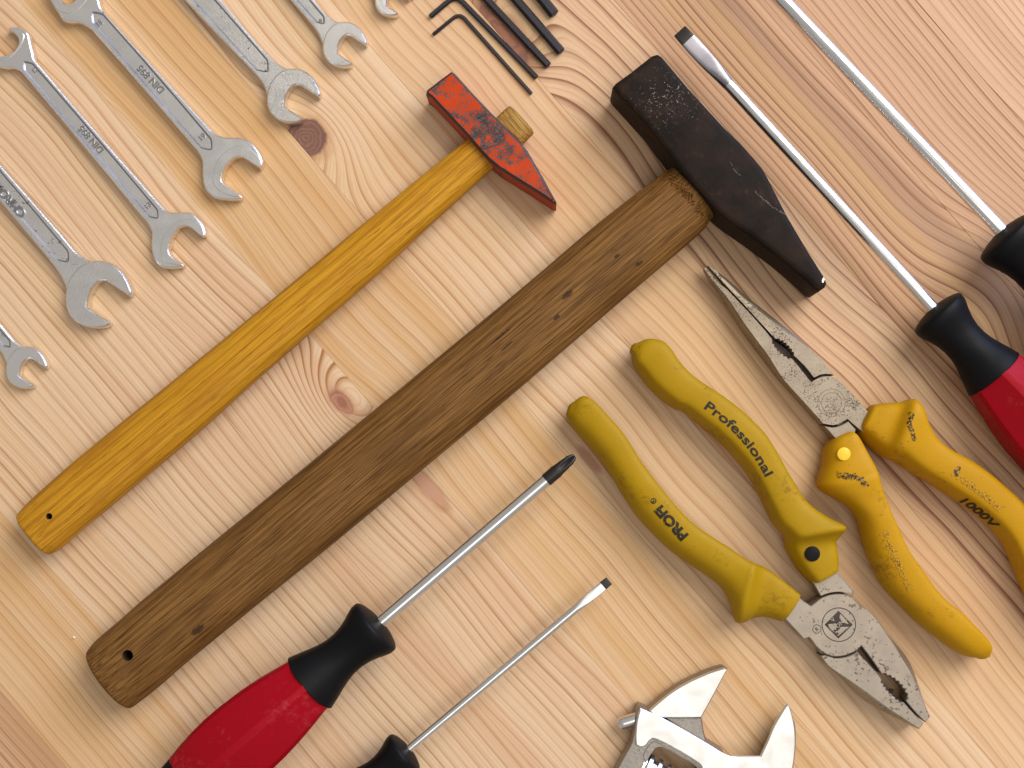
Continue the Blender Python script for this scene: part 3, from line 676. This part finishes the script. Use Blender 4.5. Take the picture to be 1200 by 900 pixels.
# ------------------------------------------------------------------ screwdrivers
def hexr(t):
    a = (t-math.pi/6) % (math.pi/3)-math.pi/6
    return min(1.0, 0.905/math.cos(a))
def screwdriver(label, cu, cv, du, dv, sc, shaft_r, tip_len, kind, blade=None, group='screwdrivers with red and black handles'):
    """(cu, cv): where the shaft leaves the collar, (du, dv): from the collar towards the handle end"""
    t = thing('screwdriver', label, 'screwdriver', cu, cv, group)
    L = math.hypot(du, dv); du /= L; dv /= L; zc = 50*sc
    x, y = P(cu, cv, zc)
    def cs(tab, f=None, k=48): return axis_loft(x, y, du, dv, zc, [(s*sc, circ(r*sc, k, f)) for s, r in tab])
    h = build('handle', *cs([(88, 30), (97, 36.0), (101, 37.8), (103, 38.2), (115, 40.6), (130, 43.8), (150, 47.5), (172, 50.2), (195, 51.6), (215, 51.6), (235, 50.0), (255, 47.2), (274, 43.4), (276, 42.6), (279, 36)], hexr, 72), M['red'], t, angle=11)
    b = [(-8, 3), (-7.5, 9), (-5, 22), (-2.5, 30), (-0.8, 33.4), (0.8, 34.6), (3, 35.0), (8, 34.8), (14, 32.8), (22, 29.6), (32, 26.6), (43, 24.9), (55, 25.1), (65, 27.0), (75, 29.8), (86, 33.6), (95, 36.4), (100.5, 38.1), (101.5, 37.4), (102, 30)]
    build('collar', *cs(b), M['rubber'], t, angle=40)
    build('end_cap', *cs([(270, 30), (274.5, 42.9), (276, 43.2), (290, 41), (304, 37), (316, 30), (323, 20), (326, 8)], hexr), M['rubber'], t, angle=20)
    r = shaft_r; R = []
    tl = tip_len
    if kind == 'cross':
        build('shaft', *axis_loft(x, y, -du, -dv, zc, [(0, circ(r)), (tl-42, circ(r)), (tl-41.5, circ(r*0.8))]), M['rod'], t, angle=40)
        def st(g): return lambda a: 1-g*(abs(math.cos(2*a))**3)
        tipr = [(tl-44, circ(r*0.9, 48)), (tl-42.5, circ(r*1.04, 48)), (tl-28, circ(r*1.07, 48)), (tl-22, circ(r*1.07, 48, st(0.15))), (tl-14, circ(r*1.05, 48, st(0.45))), (tl-7, circ(r*0.95, 48, st(0.55))), (tl-2.5, circ(r*0.70, 48, st(0.5))), (tl-0.4, circ(r*0.46, 48, st(0.3))), (tl, circ(r*0.2, 48))]
        build('cross_tip', *axis_loft(x, y, -du, -dv, zc, tipr), M['dark_tip'], t, angle=30)
    else:
        w, dark = blade        # half-width of the blade, length of dark end
        flare = w*4.2
        sh = [(0, circ(r)), (tl-dark-flare*1.75, circ(r))]
        build('shaft', *axis_loft(x, y, -du, -dv, zc, sh), M['rod'], t, angle=40)
        sec = sup(5, 32)
        def e(hw, ht): return [(a*hw, b_*ht) for a, b_ in sec]
        cq = sup(2, 32)
        def mixs(f, hw, ht): return [((1-f)*a[0]*hw+f*b_[0]*hw, (1-f)*a[1]*ht+f*b_[1]*ht) for a, b_ in zip(cq, sec)]
        bl = []
        for q in range(9):
            f = q/8; s = tl-dark-flare*1.75+f*flare*1.15
            fw = f*f*(3-2*f)
            bl.append((s, mixs(min(1, f*1.6), r+(w-r)*fw, r*(1-0.70*f))))
        bl += [(tl-dark-flare*0.25, mixs(1, w*1.0, r*0.26)), (tl-dark, mixs(1, w*0.97, r*0.24))]
        build('blade', *axis_loft(x, y, -du, -dv, zc, bl), M['blade_steel'] if w > 7 else M['rod'], t, angle=35)
        build('blade_tip', *axis_loft(x, y, -du, -dv, zc, [(tl-dark-0.5, mixs(1, w*0.975, r*0.245)), (tl-1, mixs(1, w*0.93, r*0.19)), (tl, mixs(1, w*0.88, r*0.12))]), M['dark_tip'], t, angle=35)
    return t
screwdriver('cross-head screwdriver with red handle lying below the brown hammer handle', 441, 733.5, -0.759, 0.651, 0.985, 7.4, 297, 'cross')
screwdriver('thin flat-blade screwdriver at the bottom edge with only its black collar in view', 475, 881, -0.766, 0.643, 0.75, 5.0, 305, 'flat', (5.6, 9))
screwdriver('long flat-blade screwdriver with dark-tipped blade between the black hammer head and the right edge', 1098, 366, 0.675, 0.738, 0.95, 7.0, 434, 'flat', (9.3, 14))
screwdriver('longest screwdriver running off the top edge at the upper right, tip out of view', 1179, 276, 0.688, 0.725, 1.08, 8.0, 480, 'flat', (11, 16))

# ------------------------------------------------------------------ hex keys
def hexkey(label, pts, r, bend):
    t = thing('hex_key', label, 'hex key', pts[1][0], pts[1][1], 'black hex keys at the top edge')
    z = r
    p = [Vector(P(q[0], q[1], z)) for q in pts]
    d0 = (p[0]-p[1]).normalized(); d1 = (p[2]-p[1]).normalized()
    path = [p[0], p[0]-d0*0.8]
    a = p[1]+d0*bend; b = p[1]+d1*bend
    for k in range(11):
        f = k/10; path.append(a*(1-f)**2+p[1]*2*f*(1-f)+b*f*f)
    path += [p[2]-d1*0.8, p[2]]
    rings = []
    for i, q in enumerate(path):
        d = (path[min(i+1, len(path)-1)]-path[max(i-1, 0)]).normalized(); nn = Vector((-d.y, d.x))
        rr = r*(0.82 if i in (0, len(path)-1) else 1.0)
        rings.append([(q.x+nn.x*rr*math.cos(w_), q.y+nn.y*rr*math.cos(w_), z*0.9+rr*math.sin(w_)) for w_ in [math.pi/3*j+math.pi/6*0 for j in range(6)]])
    build('rod', *loft(rings), M['hex'], t, angle=25)
hexkey('thinnest black hex key with its whole short arm in view above the red hammer head', [(507.5, 40.5), (538.5, 15), (623, 110)], 2.2, 10)
hexkey('second thinnest black hex key, its bend touching the top edge', [(504, 19.5), (534, -6), (629, 91)], 3.1, 12)
hexkey('third black hex key counted from the thin end, only its long arm in view', [(480, -4), (530, -44), (643, 77)], 4.4, 15)
hexkey('thick black hex key, fourth from the thin end, longest thick one in view', [(480, -36), (545, -70), (658, 61)], 5.5, 18)
hexkey('thickest black hex key with only its tip showing under the top edge', [(470, -64), (550, -108), (650, 17)], 6.4, 22)

# ------------------------------------------------------------------ combination pliers
cp = thing('combination_pliers', 'combination pliers with dull yellow grips printed PROFI and Professional, jaws pointing down right', 'pliers', 880, 640)
ax0 = Vector((983, 732)); axd = Vector((0.655, 0.756))
def teeth(p0, p1, bulge, n_, amp):
    p0, p1 = Vector(p0), Vector(p1); d = p1-p0; nn = Vector((-d.y, d.x)).normalized(); out = []
    for i in range(2*n_+1):
        f = i/(2*n_); b = bulge*math.sin(math.pi*min(max(f, 0.0), 1.0))**0.7
        out.append(tuple(p0+d*f+nn*(b+(amp if i % 2 else -amp)*1.0))+('c',))
    return out
right_jaw = [(919, 724, 'c'), (905, 716, 'c'), (922, 689, 'c'), (936, 700, 'c'), (950, 710, 'c'), (955, 706.5), (962, 701), (973, 697), (987, 696.3), (998, 700), (1008, 709.5), (1020, 717), (1033, 733), (1047, 755), (1058, 775), (1067, 790), (1079, 815), (1090, 840, 'c'), (1084.5, 847, 'c'),
             (1072, 834), (1061.5, 821.5, 'c')]+teeth((1063.5, 817), (1034, 789.5), 5.5, 7, 1.0)+[(1032, 788, 'c'), (1021, 772), (1009.5, 757, 'c'), (1005, 761.5), (1000, 764.5), (990, 768.3), (978, 769.3), (967, 766), (957, 758), (951, 750), (948, 747, 'c'), (942, 749, 'c')]
left_jaw = [(962, 769, 'c'), (967, 768.0), (978, 771.2), (990, 770.2), (1000, 766.5), (1004.5, 763.5, 'c'), (1017, 777), (1031, 792.5, 'c')]+teeth((1032.5, 797), (1057.5, 823.5), 3.2, 7, 1.0)[::1]+[(1059.5, 823.5, 'c'), (1070, 835), (1082.5, 848, 'c'), (1077, 854.5, 'c'), (1058, 842), (1040, 830), (1018, 814), (1000, 801), (985, 791), (970, 780)]
neck = [(953, 683, 'c'), (951, 676, 'c'), (974, 661, 'c'), (979, 669, 'c'), (990, 681), (1001, 694, 'c'), (998.5, 698.2, 'c'), (987, 694.2), (973, 695.0), (962, 698.8, 'c')]
def wj(side):
    def f(x, y):
        d = Vector((x, y))-ax0; s = d.dot(axd); c = d.x*axd.y-d.y*axd.x
        if s < 34: return 0.0
        k = min(1, (s-30)/40)*min(1.0, max(0.12, (152-s)/70))
        return k if c*side > (15+(-0.12*(s-60))) else 0.0
    return f
LY = lambda z0, z1: [(0.5, z0), (0.0, z0+1, -6.5), (0.0, z0+(z1-z0)*0.50, -8.5), (0.0, z1-1.0, -1.0), (0.9, z1)]
pl = M['plier']
rj = build('jaw', *layered(PP(smooth(right_jaw, True, 3), 36), LY(3, 36), wj(1))[:2], pl, cp, angle=24)
lj = build('jaw', *layered(PP(smooth(left_jaw, True, 3), 35.4), LY(3, 35.4), wj(-1))[:2], pl, cp, angle=24)
nk = build('neck', *layered(PP(smooth(neck, True, 3), 35.4), [(0.5, 5), (0, 6), (0, 34.6), (0.8, 35.4)])[:2], pl, cp, angle=24)
# the lower half of the joint, under the disc
V, F = disc_geo(*P(981, 733, 20), 35, 4, 26, 36); build('joint_plate', V, F, pl, cp)
V, F, _ = layered(PP([(962, 700), (1000, 700), (1014, 724), (1004, 764), (985, 776), (962, 766), (950, 735)], 25), [(0, 5), (0, 25)]); build('lower_half', V, F, pl, cp)
e = P(983, 732, 36)
build('emblem_ring', *ring_geo(e[0], e[1], 18.7, 19.7, 35.6, 36.18, 56), M['grime'], rj)
# emblem diamond cut into small facets, with letters
q = 16.0
dia = [(e[0]-0.5, e[1]-q), (e[0]+q, e[1]), (e[0]-0.5, e[1]+q), (e[0]-q*1.02, e[1])]
V, F, _ = layered(dia, [(0, 35.6), (0, 36.1), (0.2, 36.2)]); em = build('emblem', V, F, M['grime'], rj)
em_plate = [[(-13, -1), (-3, -2), (-1, 3), (-8, 8), (-12, 3)], [(1, -13), (3, -12), (12, -1), (10, 0), (3, -3), (0, -8)], [(2, 2), (13, 2), (5, 9), (-1, 14), (-4, 10)], [(-6, 9), (-2, 6), (1, 11), (-1, 13)]]
for pl_ in em_plate:
    V, F, _ = layered([(e[0]+a_, e[1]+b_) for a_, b_ in pl_], [(0.5, 36.15), (0.6, 36.3), (1.0, 36.35)]); build('emblem_facet', V, F, pl, rj)
for ch, a_, b_ in (('O', -1.3, 1.2), ('N', 2.7, -2.6), ('C', 6.8, -6.6), ('N', -6.0, 5.2), ('V', -6.5, -6.0)):
    pp = Vector((e[0]+a_, e[1]+b_)); d = Vector((0.72, -0.69)); upv = Vector((d.y, -d.x)); s_ = pp-d*2.4-upv*2.3
    letter(ch, 6.6, [tuple(s_), tuple(s_+d*30)], rj, M['plier'] if ch != 'N' else M['plier'], z=36.3, lift=0.1, bold=0.02)
pr = P(957.3, 737, 36)
build('emblem_ring', *ring_geo(pr[0], pr[1], 4.4, 5.1, 35.6, 36.18, 28), M['grime'], rj)
letter('R', 6.6, [(pr[0]-0.25, pr[1]+3.3), (pr[0]+22.75, pr[1]-14.7)], rj, M['grime'], z=36.05, lift=0.12, bold=0.01)

FLANK = smooth([(-1, -0.45), (-0.985, -0.15), (-0.90, 0.25), (-0.76, 0.66), (-0.66, 0.85), (-0.50, 0.95), (-0.1, 1.0), (0.45, 0.98), (0.74, 0.90), (0.91, 0.70), (0.985, 0.35), (1, -0.1), (0.96, -0.6), (0.72, -0.95), (0.2, -1), (-0.4, -1), (-0.85, -0.92)], True, 2, 90)
ROUND = smooth([(-1, -0.35), (-0.975, 0.0), (-0.88, 0.36), (-0.70, 0.66), (-0.45, 0.87), (-0.1, 0.98), (0.3, 1.0), (0.68, 0.97), (0.90, 0.86), (0.985, 0.60), (1, 0.1), (0.97, -0.5), (0.75, -0.92), (0.2, -1), (-0.4, -1), (-0.85, -0.90)], True, 2, 90)
def dense(sec):
    out = []
    for i in range(len(sec)):
        a, b = sec[i-1], sec[i]; out += [((a[0]+b[0])/2, (a[1]+b[1])/2), b]
    return out
# smooth() thins short steps in drawing units, so round the unit sections here
def chaikin(p, k=2):
    for _ in range(k):
        q = []
        for i in range(len(p)):
            a, b = p[i-1], p[i]; q += [(a[0]*.75+b[0]*.25, a[1]*.75+b[1]*.25), (a[0]*.25+b[0]*.75, a[1]*.25+b[1]*.75)]
        p = q
    return p
FLANK = chaikin(FLANK, 1); ROUND = chaikin(ROUND, 1)
def grip(prs, mat, parent, n=3.2, round1=True, rev=False):
    V, F = pair_sweep(prs, n=n, k=36, sub=4, zmid=28, round0=True, round1=round1)
    return build('grip', V, F, mat, parent, angle=48)
def zz(lst): return [tuple(p) for p in lst]
g2 = [(740, 416, 747, 402, 42, 14), (742, 428, 760, 397, 48, 6), (749, 439, 777, 400, 50, 4), (759, 453, 787, 410, 52, 3), (774, 467, 796, 424, 53, 3), (790, 479, 808, 437, 54, 3), (801, 483, 822, 448, 55, 3), (823, 501, 842, 461, 56, 3),
      (842, 517, 862, 476, 57, 3), (860, 536, 880, 492, 57, 3), (876, 556, 897, 510, 57, 3), (889, 579, 912, 535, 57, 3), (899, 600, 928, 563, 57, 3), (906, 614, 945, 588, 57, 2), (914, 623, 968, 605, 59, 2), (919, 630, 989, 616, 61, 2), (920, 637, 987, 625, 51, 2),
      (922, 645, 980, 635, 46, 2), (935, 667, 982, 650, 46, 2), (950, 684, 982, 666, 45, 3)]
G2 = grip(g2, M['yellow_green'], cp, FLANK, False)
g1 = [(666, 492, 672, 471, 42, 14), (671, 502, 684, 464, 48, 6), (679, 511, 697, 471, 50, 4), (689, 522, 712, 487, 52, 3), (702, 537, 728, 505, 53, 3), (712, 552, 740, 523, 54, 3), (722, 568, 749, 538, 55, 3), (733, 586, 762, 556, 56, 3), (746, 605, 776, 574, 57, 3),
      (762, 623, 793, 594, 57, 3), (785, 645, 813, 614, 57, 3), (810, 663, 836, 630, 57, 3), (831, 677, 852, 640, 57, 3), (846, 690, 865, 649, 57, 3), (855, 706, 874, 655, 59, 2), (862, 729, 881, 658, 61, 2), (874, 730, 889, 662, 51, 2), (882, 726, 897, 665, 46, 2), (897, 724, 915, 678, 46, 2), (915, 729, 936, 695, 45, 3)]
G1 = grip(g1, M['yellow_green'], cp, ROUND, False)
pth = [(824, 477.5), (838, 488), (852, 499), (864, 511), (876, 525), (887, 541), (896, 557), (904, 574)]
letter('Professional', 14.6, PP(smooth(pth, False, 3), 56), G2, M['ink'], on=G2, bold=0.022, fit=107, lift=0.5)
pth = [(805, 629), (793, 615.5), (780, 601.5), (767, 586), (758, 574)]
letter('PROFI', 15.5, PP(smooth(pth, False, 3), 56), G1, M['ink_chip'], on=G1, bold=0.05, fit=46.5, lift=0.5, dy=-2.5)
pr = P(765.8, 587.0, 55)
bvz = BVHTree.FromPolygons(*GEO[G1]).ray_cast(Vector((pr[0], pr[1], 400)), Vector((0, 0, -1)))[0].z
build('registered_ring', *ring_geo(pr[0], pr[1], 2.4, 3.3, bvz-1, bvz+0.4, 20), M['ink_chip'], G1)
letter('R', 5.0, [(pr[0]+2.2, pr[1]+0.4), (pr[0]-20, pr[1]-20)], G1, M['ink_chip'], on=G1, bold=0.02, lift=0.45)
dd = P(952, 649, 46); bvq = BVHTree.FromPolygons(*GEO[G2]); bz = max(bvq.ray_cast(Vector((dd[0]+8.8*math.cos(a_), dd[1]+8.8*math.sin(a_), 400)), Vector((0, 0, -1)))[0].z for a_ in [k_*0.7 for k_ in range(9)])
build('rivet_dot', *disc_geo(dd[0], dd[1], 8.8, bz-4, bz+0.5), M['rubber'], G2)

# ------------------------------------------------------------------ long-nose pliers
lp = thing('long_nose_pliers', 'long-nose pliers with orange-yellow grips and worn print, tip under the black hammer head', 'pliers', 1000, 520)
tipv = Vector((828, 312)); lx = Vector((0.652, 0.758))
def znose(top):
    def f(x, y):
        s = (Vector((x, y))-tipv).dot(lx)
        k = min(1.0, max(0.0, s/110.0)); k = k*k*(3-2*k)
        mid = 19.0; return mid+(top-mid)*(0.34+0.66*k)
    return f
jl = [(826.5, 316.5), (826.0, 313), (828.5, 311.5, 'c'), (832.5, 315.0), (853, 338), (875, 362.5), (892, 382), (904, 396.5, 'c')]+teeth((904.5, 399), (926, 420), 3.6, 6, 0.9)+[(929.5, 422, 'c'), (940, 435), (950, 447.5, 'c'), (955, 444.5), (962, 441.5), (970, 440.6), (979.5, 442.5, 'c'), (990, 452.5), (1000, 463.5), (1016, 481.5, 'c'), (1026, 492, 'c'), (1012, 508, 'c'), (1001, 499, 'c'), (992.5, 491.5, 'c'), (987, 494.5), (981, 497.5), (975, 498.6), (964, 496.8, 'c'),
      (950, 481), (930, 459), (913, 440), (898, 420), (884, 402), (866, 376), (850, 350), (836, 331)]
jr = [(830.0, 309.8), (838, 314), (850, 322), (863, 333), (875, 344), (900, 364), (925, 384), (940, 397), (953, 411), (966, 426), (977.5, 439.8, 'c'), (970, 438.8), (961, 439.6), (953.5, 443.3, 'c'), (943, 430), (932.5, 419.5, 'c')]+teeth((930, 416.5), (909.5, 397), 3.0, 6, 0.9)+[(906.0, 395.6, 'c'), (892.4, 380.6), (875.4, 361.1), (854.4, 337.6), (833, 313.5, 'c')]
nk = [(965.5, 499, 'c'), (975, 500.6), (982, 499.5), (988, 496.8), (994, 493.5, 'c'), (1003, 503, 'c'), (1000, 520, 'c'), (988, 524, 'c'), (977, 512)]
def wl(side):
    def f(x, y):
        d = Vector((x, y))-tipv; s = d.dot(lx); c = d.x*lx.y-d.y*lx.x
        hw = 3+0.175*s
        if s < 2 or s > 160: return 0.0
        return min(1.0, hw/12) * min(1.0, (160-s)/40) if c*side > hw*0.45 else 0.0
    return f
LN = lambda zt: [(0.8, znose(3)), (0, znose(7)), (0, znose(19)), (0.1, znose(zt-7), 1.6), (0.3, znose(zt-2), 4.0), (0.5, znose(zt), 6.5)]
po = M['plier_old']
J1 = build('jaw', *layered(PP(smooth(jl, True, 3), 33), LN(36), lambda x, y: 0.5*wl(-1)(x, y))[:2], po, lp, angle=28)
J2 = build('jaw', *layered(PP(smooth(jr, True, 3), 33), LN(35.5), wl(1))[:2], po, lp, angle=28)
build('neck', *layered(PP(smooth(nk, True, 3), 35), [(0.5, 5), (0, 6), (0, 34.6), (0.8, 35.4)])[:2], po, lp, angle=24)
V, F, _ = layered(PP([(962, 446), (990, 462), (1004, 484), (985, 500), (968, 492), (948, 470), (945, 452)], 25), [(0, 5), (0, 25)]); build('lower_half', V, F, po, lp)
V, F, _ = layered(PP([(905, 398), (922, 410), (932, 421), (953, 446), (944, 452), (918, 424), (903, 404)], 20), [(0, 4), (0, 21)]); build('lower_half', V, F, M['slot'], lp)
e = P(974.5, 472, 36)
for r0 in (16.0, 11.8): build('emblem_ring', *ring_geo(e[0], e[1], r0-0.55, r0, 35.6, 36.14, 48), M['grime2'], J1)
for ch, a_, b_ in (('O', 0, 0), ('N', 4.2, -3.9), ('V', -4.2, 3.9), ('C', 4, 4.4), ('X', -4.3, -4.2)):
    pp = Vector((e[0]+a_, e[1]+b_)); d = Vector((0.72, -0.69)); upv = Vector((d.y, -d.x)); s_ = pp-d*2.2-upv*2.2
    letter(ch, 6.2, [tuple(s_), tuple(s_+d*30)], J1, M['grime2'], z=36.0, lift=0.1)
pr = P(995.6, 470, 36); build('emblem_ring', *ring_geo(pr[0], pr[1], 2.9, 3.5, 35.6, 36.14, 24), M['grime2'], J1)
q1 = [(1007, 508, 1024, 474, 46, 3), (1014, 517, 1040, 472, 48, 2), (1030, 532, 1055, 471, 50, 2), (1040, 538, 1067, 467.5, 62, 2), (1050, 542, 1077, 475, 62, 2), (1062, 550, 1084, 494, 59, 3), (1080, 561, 1094, 512, 57, 3), (1100, 573, 1111, 526, 57, 3), (1120, 586, 1133, 538, 57, 3), (1140, 600, 1155, 553, 57, 3),
      (1160, 617, 1175, 570, 57, 3), (1177, 638, 1193, 587, 57, 3), (1188, 662, 1208, 607, 56, 3), (1199, 688, 1222, 632, 55, 3), (1212, 715, 1236, 660, 54, 3), (1230, 735, 1256, 690, 53, 3), (1250, 752, 1272, 712, 50, 5), (1265, 756, 1277, 730, 42, 14)]
Q1 = grip(q1, M['yellow'], lp, FLANK, True)
r1 = [(970, 520, 1000, 507, 45, 3), (966, 527, 1005, 512, 47, 2), (964, 545, 1015, 530, 48, 2), (958, 562, 1023, 546, 54, 2), (957, 570, 1026, 556, 60, 2), (966, 578, 1029, 568, 59, 3), (981, 586, 1034, 582, 57, 3), (994, 595, 1041, 600, 57, 3), (1004, 609, 1050, 620, 57, 3), (1010, 632, 1060, 642, 57, 3), (1019, 658, 1075, 664, 57, 3),
      (1034, 687, 1091, 686, 57, 3), (1053, 708, 1106, 703, 57, 3), (1075, 730, 1121, 714, 56, 3), (1097, 747, 1136, 729, 55, 3), (1117, 762, 1151, 744, 52, 4), (1131, 769, 1159, 756, 48, 7), (1143, 771, 1158, 764, 42, 14)]
R1 = grip(r1, M['yellow'], lp, ROUND, True)
letter('Professional', 12.5, PP(smooth([(1114, 556), (1130, 567), (1148, 580), (1166, 595), (1180, 610)], False, 3), 57), Q1, M['worn_ink'], on=Q1, bold=0.03, fit=70, lift=0.5)
letter('Professional', 12.5, PP(smooth([(1031, 625), (1040, 643), (1049, 660), (1058, 680), (1066, 696), (1074, 708)], False, 3), 57), R1, M['worn_ink'], on=R1, bold=0.03, fit=74, lift=0.5)
# 1000V printed on the lower side of the grip: project horizontally on to the flank
def side_text(body, size, path, on, parent, mat, fit, zlow, zhigh):
    V, F = text_geo(body, size, 0.03); wd = max(v[0] for v in V); hi = max(v[1] for v in V)
    bv = BVHTree.FromPolygons(*GEO[on]); pts = [Vector(p) for p in path]; L = sum((b-a).length for a, b in zip(pts, pts[1:])); out = []
    for x, y, _ in V:
        s = x/wd*fit; i = 0; q = pts[0]
        for a, b in zip(pts, pts[1:]):
            l = (b-a).length; d = (b-a)/l
            if s <= l or b is pts[-1]: q = a+d*s; break
            s -= l
        nn = Vector((-d.y, d.x)); z = zlow+(zhigh-zlow)*y/hi
        o = Vector((q.x+nn.x*80, q.y+nn.y*80, z)); h = bv.ray_cast(o, Vector((-nn.x, -nn.y, 0)))
        hit = h[0] if h[0] else Vector((q.x, q.y, z))
        out.append((hit.x+nn.x*0.7, hit.y+nn.y*0.7, z))
    return build('lettering', out, F, mat, parent, recalc=False)
side_text('1000V', 14, PP([(1121, 585), (1143, 601), (1166, 621)], 28), Q1, Q1, M['ink'], 52, 30, 50)
dd = P(989, 532, 48); bvq = BVHTree.FromPolygons(*GEO[R1]); bz = max(bvq.ray_cast(Vector((dd[0]+7.6*math.cos(a_), dd[1]+7.6*math.sin(a_), 400)), Vector((0, 0, -1)))[0].z for a_ in [k_*0.7 for k_ in range(9)])
build('rivet_dot', *disc_geo(dd[0], dd[1], 7.6, bz-4, bz+0.6), M['dot_yellow'], R1)
# black smudges rubbed into the guard ridges
def smudge(pts, on, r, seed):
    random.seed(seed); bv = BVHTree.FromPolygons(*GEO[on]); V = []; F = []
    path = smooth(pts, False, 4)
    for (u, v) in path:
        for _ in range(5):
            x, y = P(u+random.gauss(0, r*0.6), v+random.gauss(0, r*0.6), 52); rr = random.uniform(0.35, 0.7)*r; o = len(V); k = 9
            ok = True; ring = []
            for j in range(k):
                a = 2*math.pi*j/k; q = (x+rr*random.uniform(0.8, 1.1)*math.cos(a), y+rr*random.uniform(0.8, 1.1)*math.sin(a))
                h = bv.ray_cast(Vector((q[0], q[1], 400)), Vector((0, 0, -1)))
                if not h[0]: ok = False; break
                ring.append((q[0], q[1], h[0].z+0.6+0.05*random.random()))
            if ok: V += ring; F.append(tuple(range(o, o+k)))
    return build('grease_smudge', V, F, M['smudge'], on, recalc=False)
smudge([(983, 557), (990, 558), (998, 558), (1006, 561), (1013, 567)], R1, 2.6, 3)
smudge([(1065, 486), (1064, 496), (1066, 506), (1069, 514)], Q1, 2.2, 5)
smudge([(1122, 549), (1121, 553), (1119, 556)], Q1, 2.4, 8)

# ------------------------------------------------------------------ adjustable wrench
aw = thing('adjustable_wrench', 'adjustable wrench with bright polished jaws open at the bottom edge', 'wrench', 830, 880)
mj = [(761, 833, 'c'), (778, 818), (800, 803), (826, 790.5), (840, 785.5), (848, 783.5), (852, 785.5, 'c'), (838, 812), (822, 841, 'c'), (800, 841.3), (776, 841.0, 'c'), (766, 838, 'c')]
V, F, fl = layered(PP(smooth(mj, True, 3), 32), [(1, 4), (-1.4, 7), (-1.8, 16), (-0.6, 28), (0.2, 31), (1.2, 32)], lambda x, y: 0)
build('movable_jaw', V, F, [M['cast'], M['polish']], aw, [1 if x >= 3 else 0 for x in fl], 28)
lowj = [(756, 836, 'c'), (779, 840.5), (822, 840.5, 'c'), (824.5, 856), (829, 873, 'c'), (800, 880, 'c'), (760, 862, 'c')]
V, F, fl = layered(PP(lowj, 26), [(0, 4), (0, 24.5), (1.2, 26)]); build('jaw_slide', V, F, M['cast'], aw, angle=28)
body = [(749, 828, 'c'), (764, 834.5), (776, 840), (800, 853.5), (830, 871), (848, 882), (856, 885, 'c'), (890, 885, 'c'), (899, 867), (906, 850), (915, 846), (922, 838), (925, 836), (928, 838), (930, 843), (932, 848), (933.6, 864), (933, 880), (930, 902), (918, 940), (896, 975), (868, 1010), (850, 1060), (838, 1130), (836, 1180), (780, 1180), (778, 1120), (762, 1050), (735, 990), (718, 950), (716, 925), (724, 902), (733, 885), (741, 870), (744, 850), (746, 837)]
V, F, fl = layered(PP(smooth(body, True, 3), 33), [(1.0, 1, 9), (-1.0, 4, 10), (-1.2, 15, 9), (-0.2, 27, 5), (1.0, 29.5, 3)], lambda x, y: 1.0 if (845 < x < 922 and y < 895) else 0.0)
bd = build('body', V, F, M['cast'], aw, angle=30)
face = [(750, 829.5, 'c'), (764, 835.5), (776, 841), (800, 854.5), (830, 872), (848, 883), (856, 886, 'c'), (891, 886, 'c'), (899.5, 868), (906.5, 851), (914.5, 837), (921, 827), (923.6, 825), (926, 829), (929, 839), (931, 849), (932.5, 864), (932, 880), (929, 902), (917, 938), (890, 968), (860, 985), (838, 975), (826, 945), (822, 912), (822, 899), (816, 893), (800, 883), (785, 874.5), (770, 867), (765, 866), (761, 869), (757, 874), (751, 876), (745, 873, 'c'), (744.5, 862), (746, 845)]
fp = smooth(face, True, 3)
V, F, fl = layered(PP(fp, 33.5), [(0.2, 27.5), (0.0, 31), (0.4, 32.6), (1.5, 33.5)])
fc = build('polished_face', V, F, M['polish'], aw, angle=28)
# window for the worm
win = [(768, 876, 'c'), (776, 875), (798, 887), (815, 897), (819, 903), (813, 922), (806, 930), (798, 928), (760, 908), (755, 900), (760, 888)]
V, F, _ = layered(PP(smooth(win, True, 3), 30), [(0, -4), (0, 60)]); bool_cut(bd, V, F)
rimp = smooth([(764, 868), (771, 869), (800, 886), (819, 897), (822, 904), (820, 916), (800, 911), (775, 898), (757, 893), (752, 886), (757, 876)], True, 3)
V, F, fl = layered(PP(rimp, 30), [(0, 22), (0, 28.5), (1.5, 30.2)])
rim = build('window_rim', V, F, M['cast'], aw, angle=30)
V, F, _ = layered(PP(smooth(win, True, 3), 30), [(0, -4), (0, 60)]); bool_cut(rim, V, F)
# worm screw: rings of a coarse thread along the slide direction
wx, wy = P(757, 884, 20); d = Vector((0.88, 0.475)); tabw = []
pitch = 11.5
for k in range(6):
    s = 1+k*pitch
    tabw += [(s, circ(12)), (s+3.2, circ(12)), (s+4.6, circ(17.2)), (s+8.4, circ(17.2)), (s+9.8, circ(12))]
nrm = Vector((-d.y, d.x)); o_ = Vector((wx, wy))+nrm*13
build('worm_screw', *axis_loft(o_.x, o_.y, d.x, d.y, 19, tabw), M['rod'], aw, angle=30)
px0 = P(756, 839, 18)
pin = [(0, circ(7.5)), (26, circ(7.5)), (30, circ(7.0)), (32.5, circ(5)), (33.5, circ(2.5))]
build('slide_pin', *axis_loft(px0[0], px0[1], -0.955, 0.30, 18, pin), M['rod'], aw, angle=35)

# ------------------------------------------------------------------ crumb
cr_ = thing('crumb', 'tiny white crumb on the boards left of the brown hammer handle butt', 'crumb', 87, 747)
V, F, _ = layered([(87+2.2*math.cos(k*1.05)*(0.8+0.3*math.sin(k*2.3)), 747+2.0*math.sin(k*1.05)*(0.9+0.2*math.cos(k*1.7))) for k in range(6)], [(0.3, 0), (0, 0.8), (0.5, 1.8), (1.0, 2.2)])
build('crumb_body', V, F, plastic('white_crumb', (0.75, 0.73, 0.68), 0.7), cr_, angle=50)
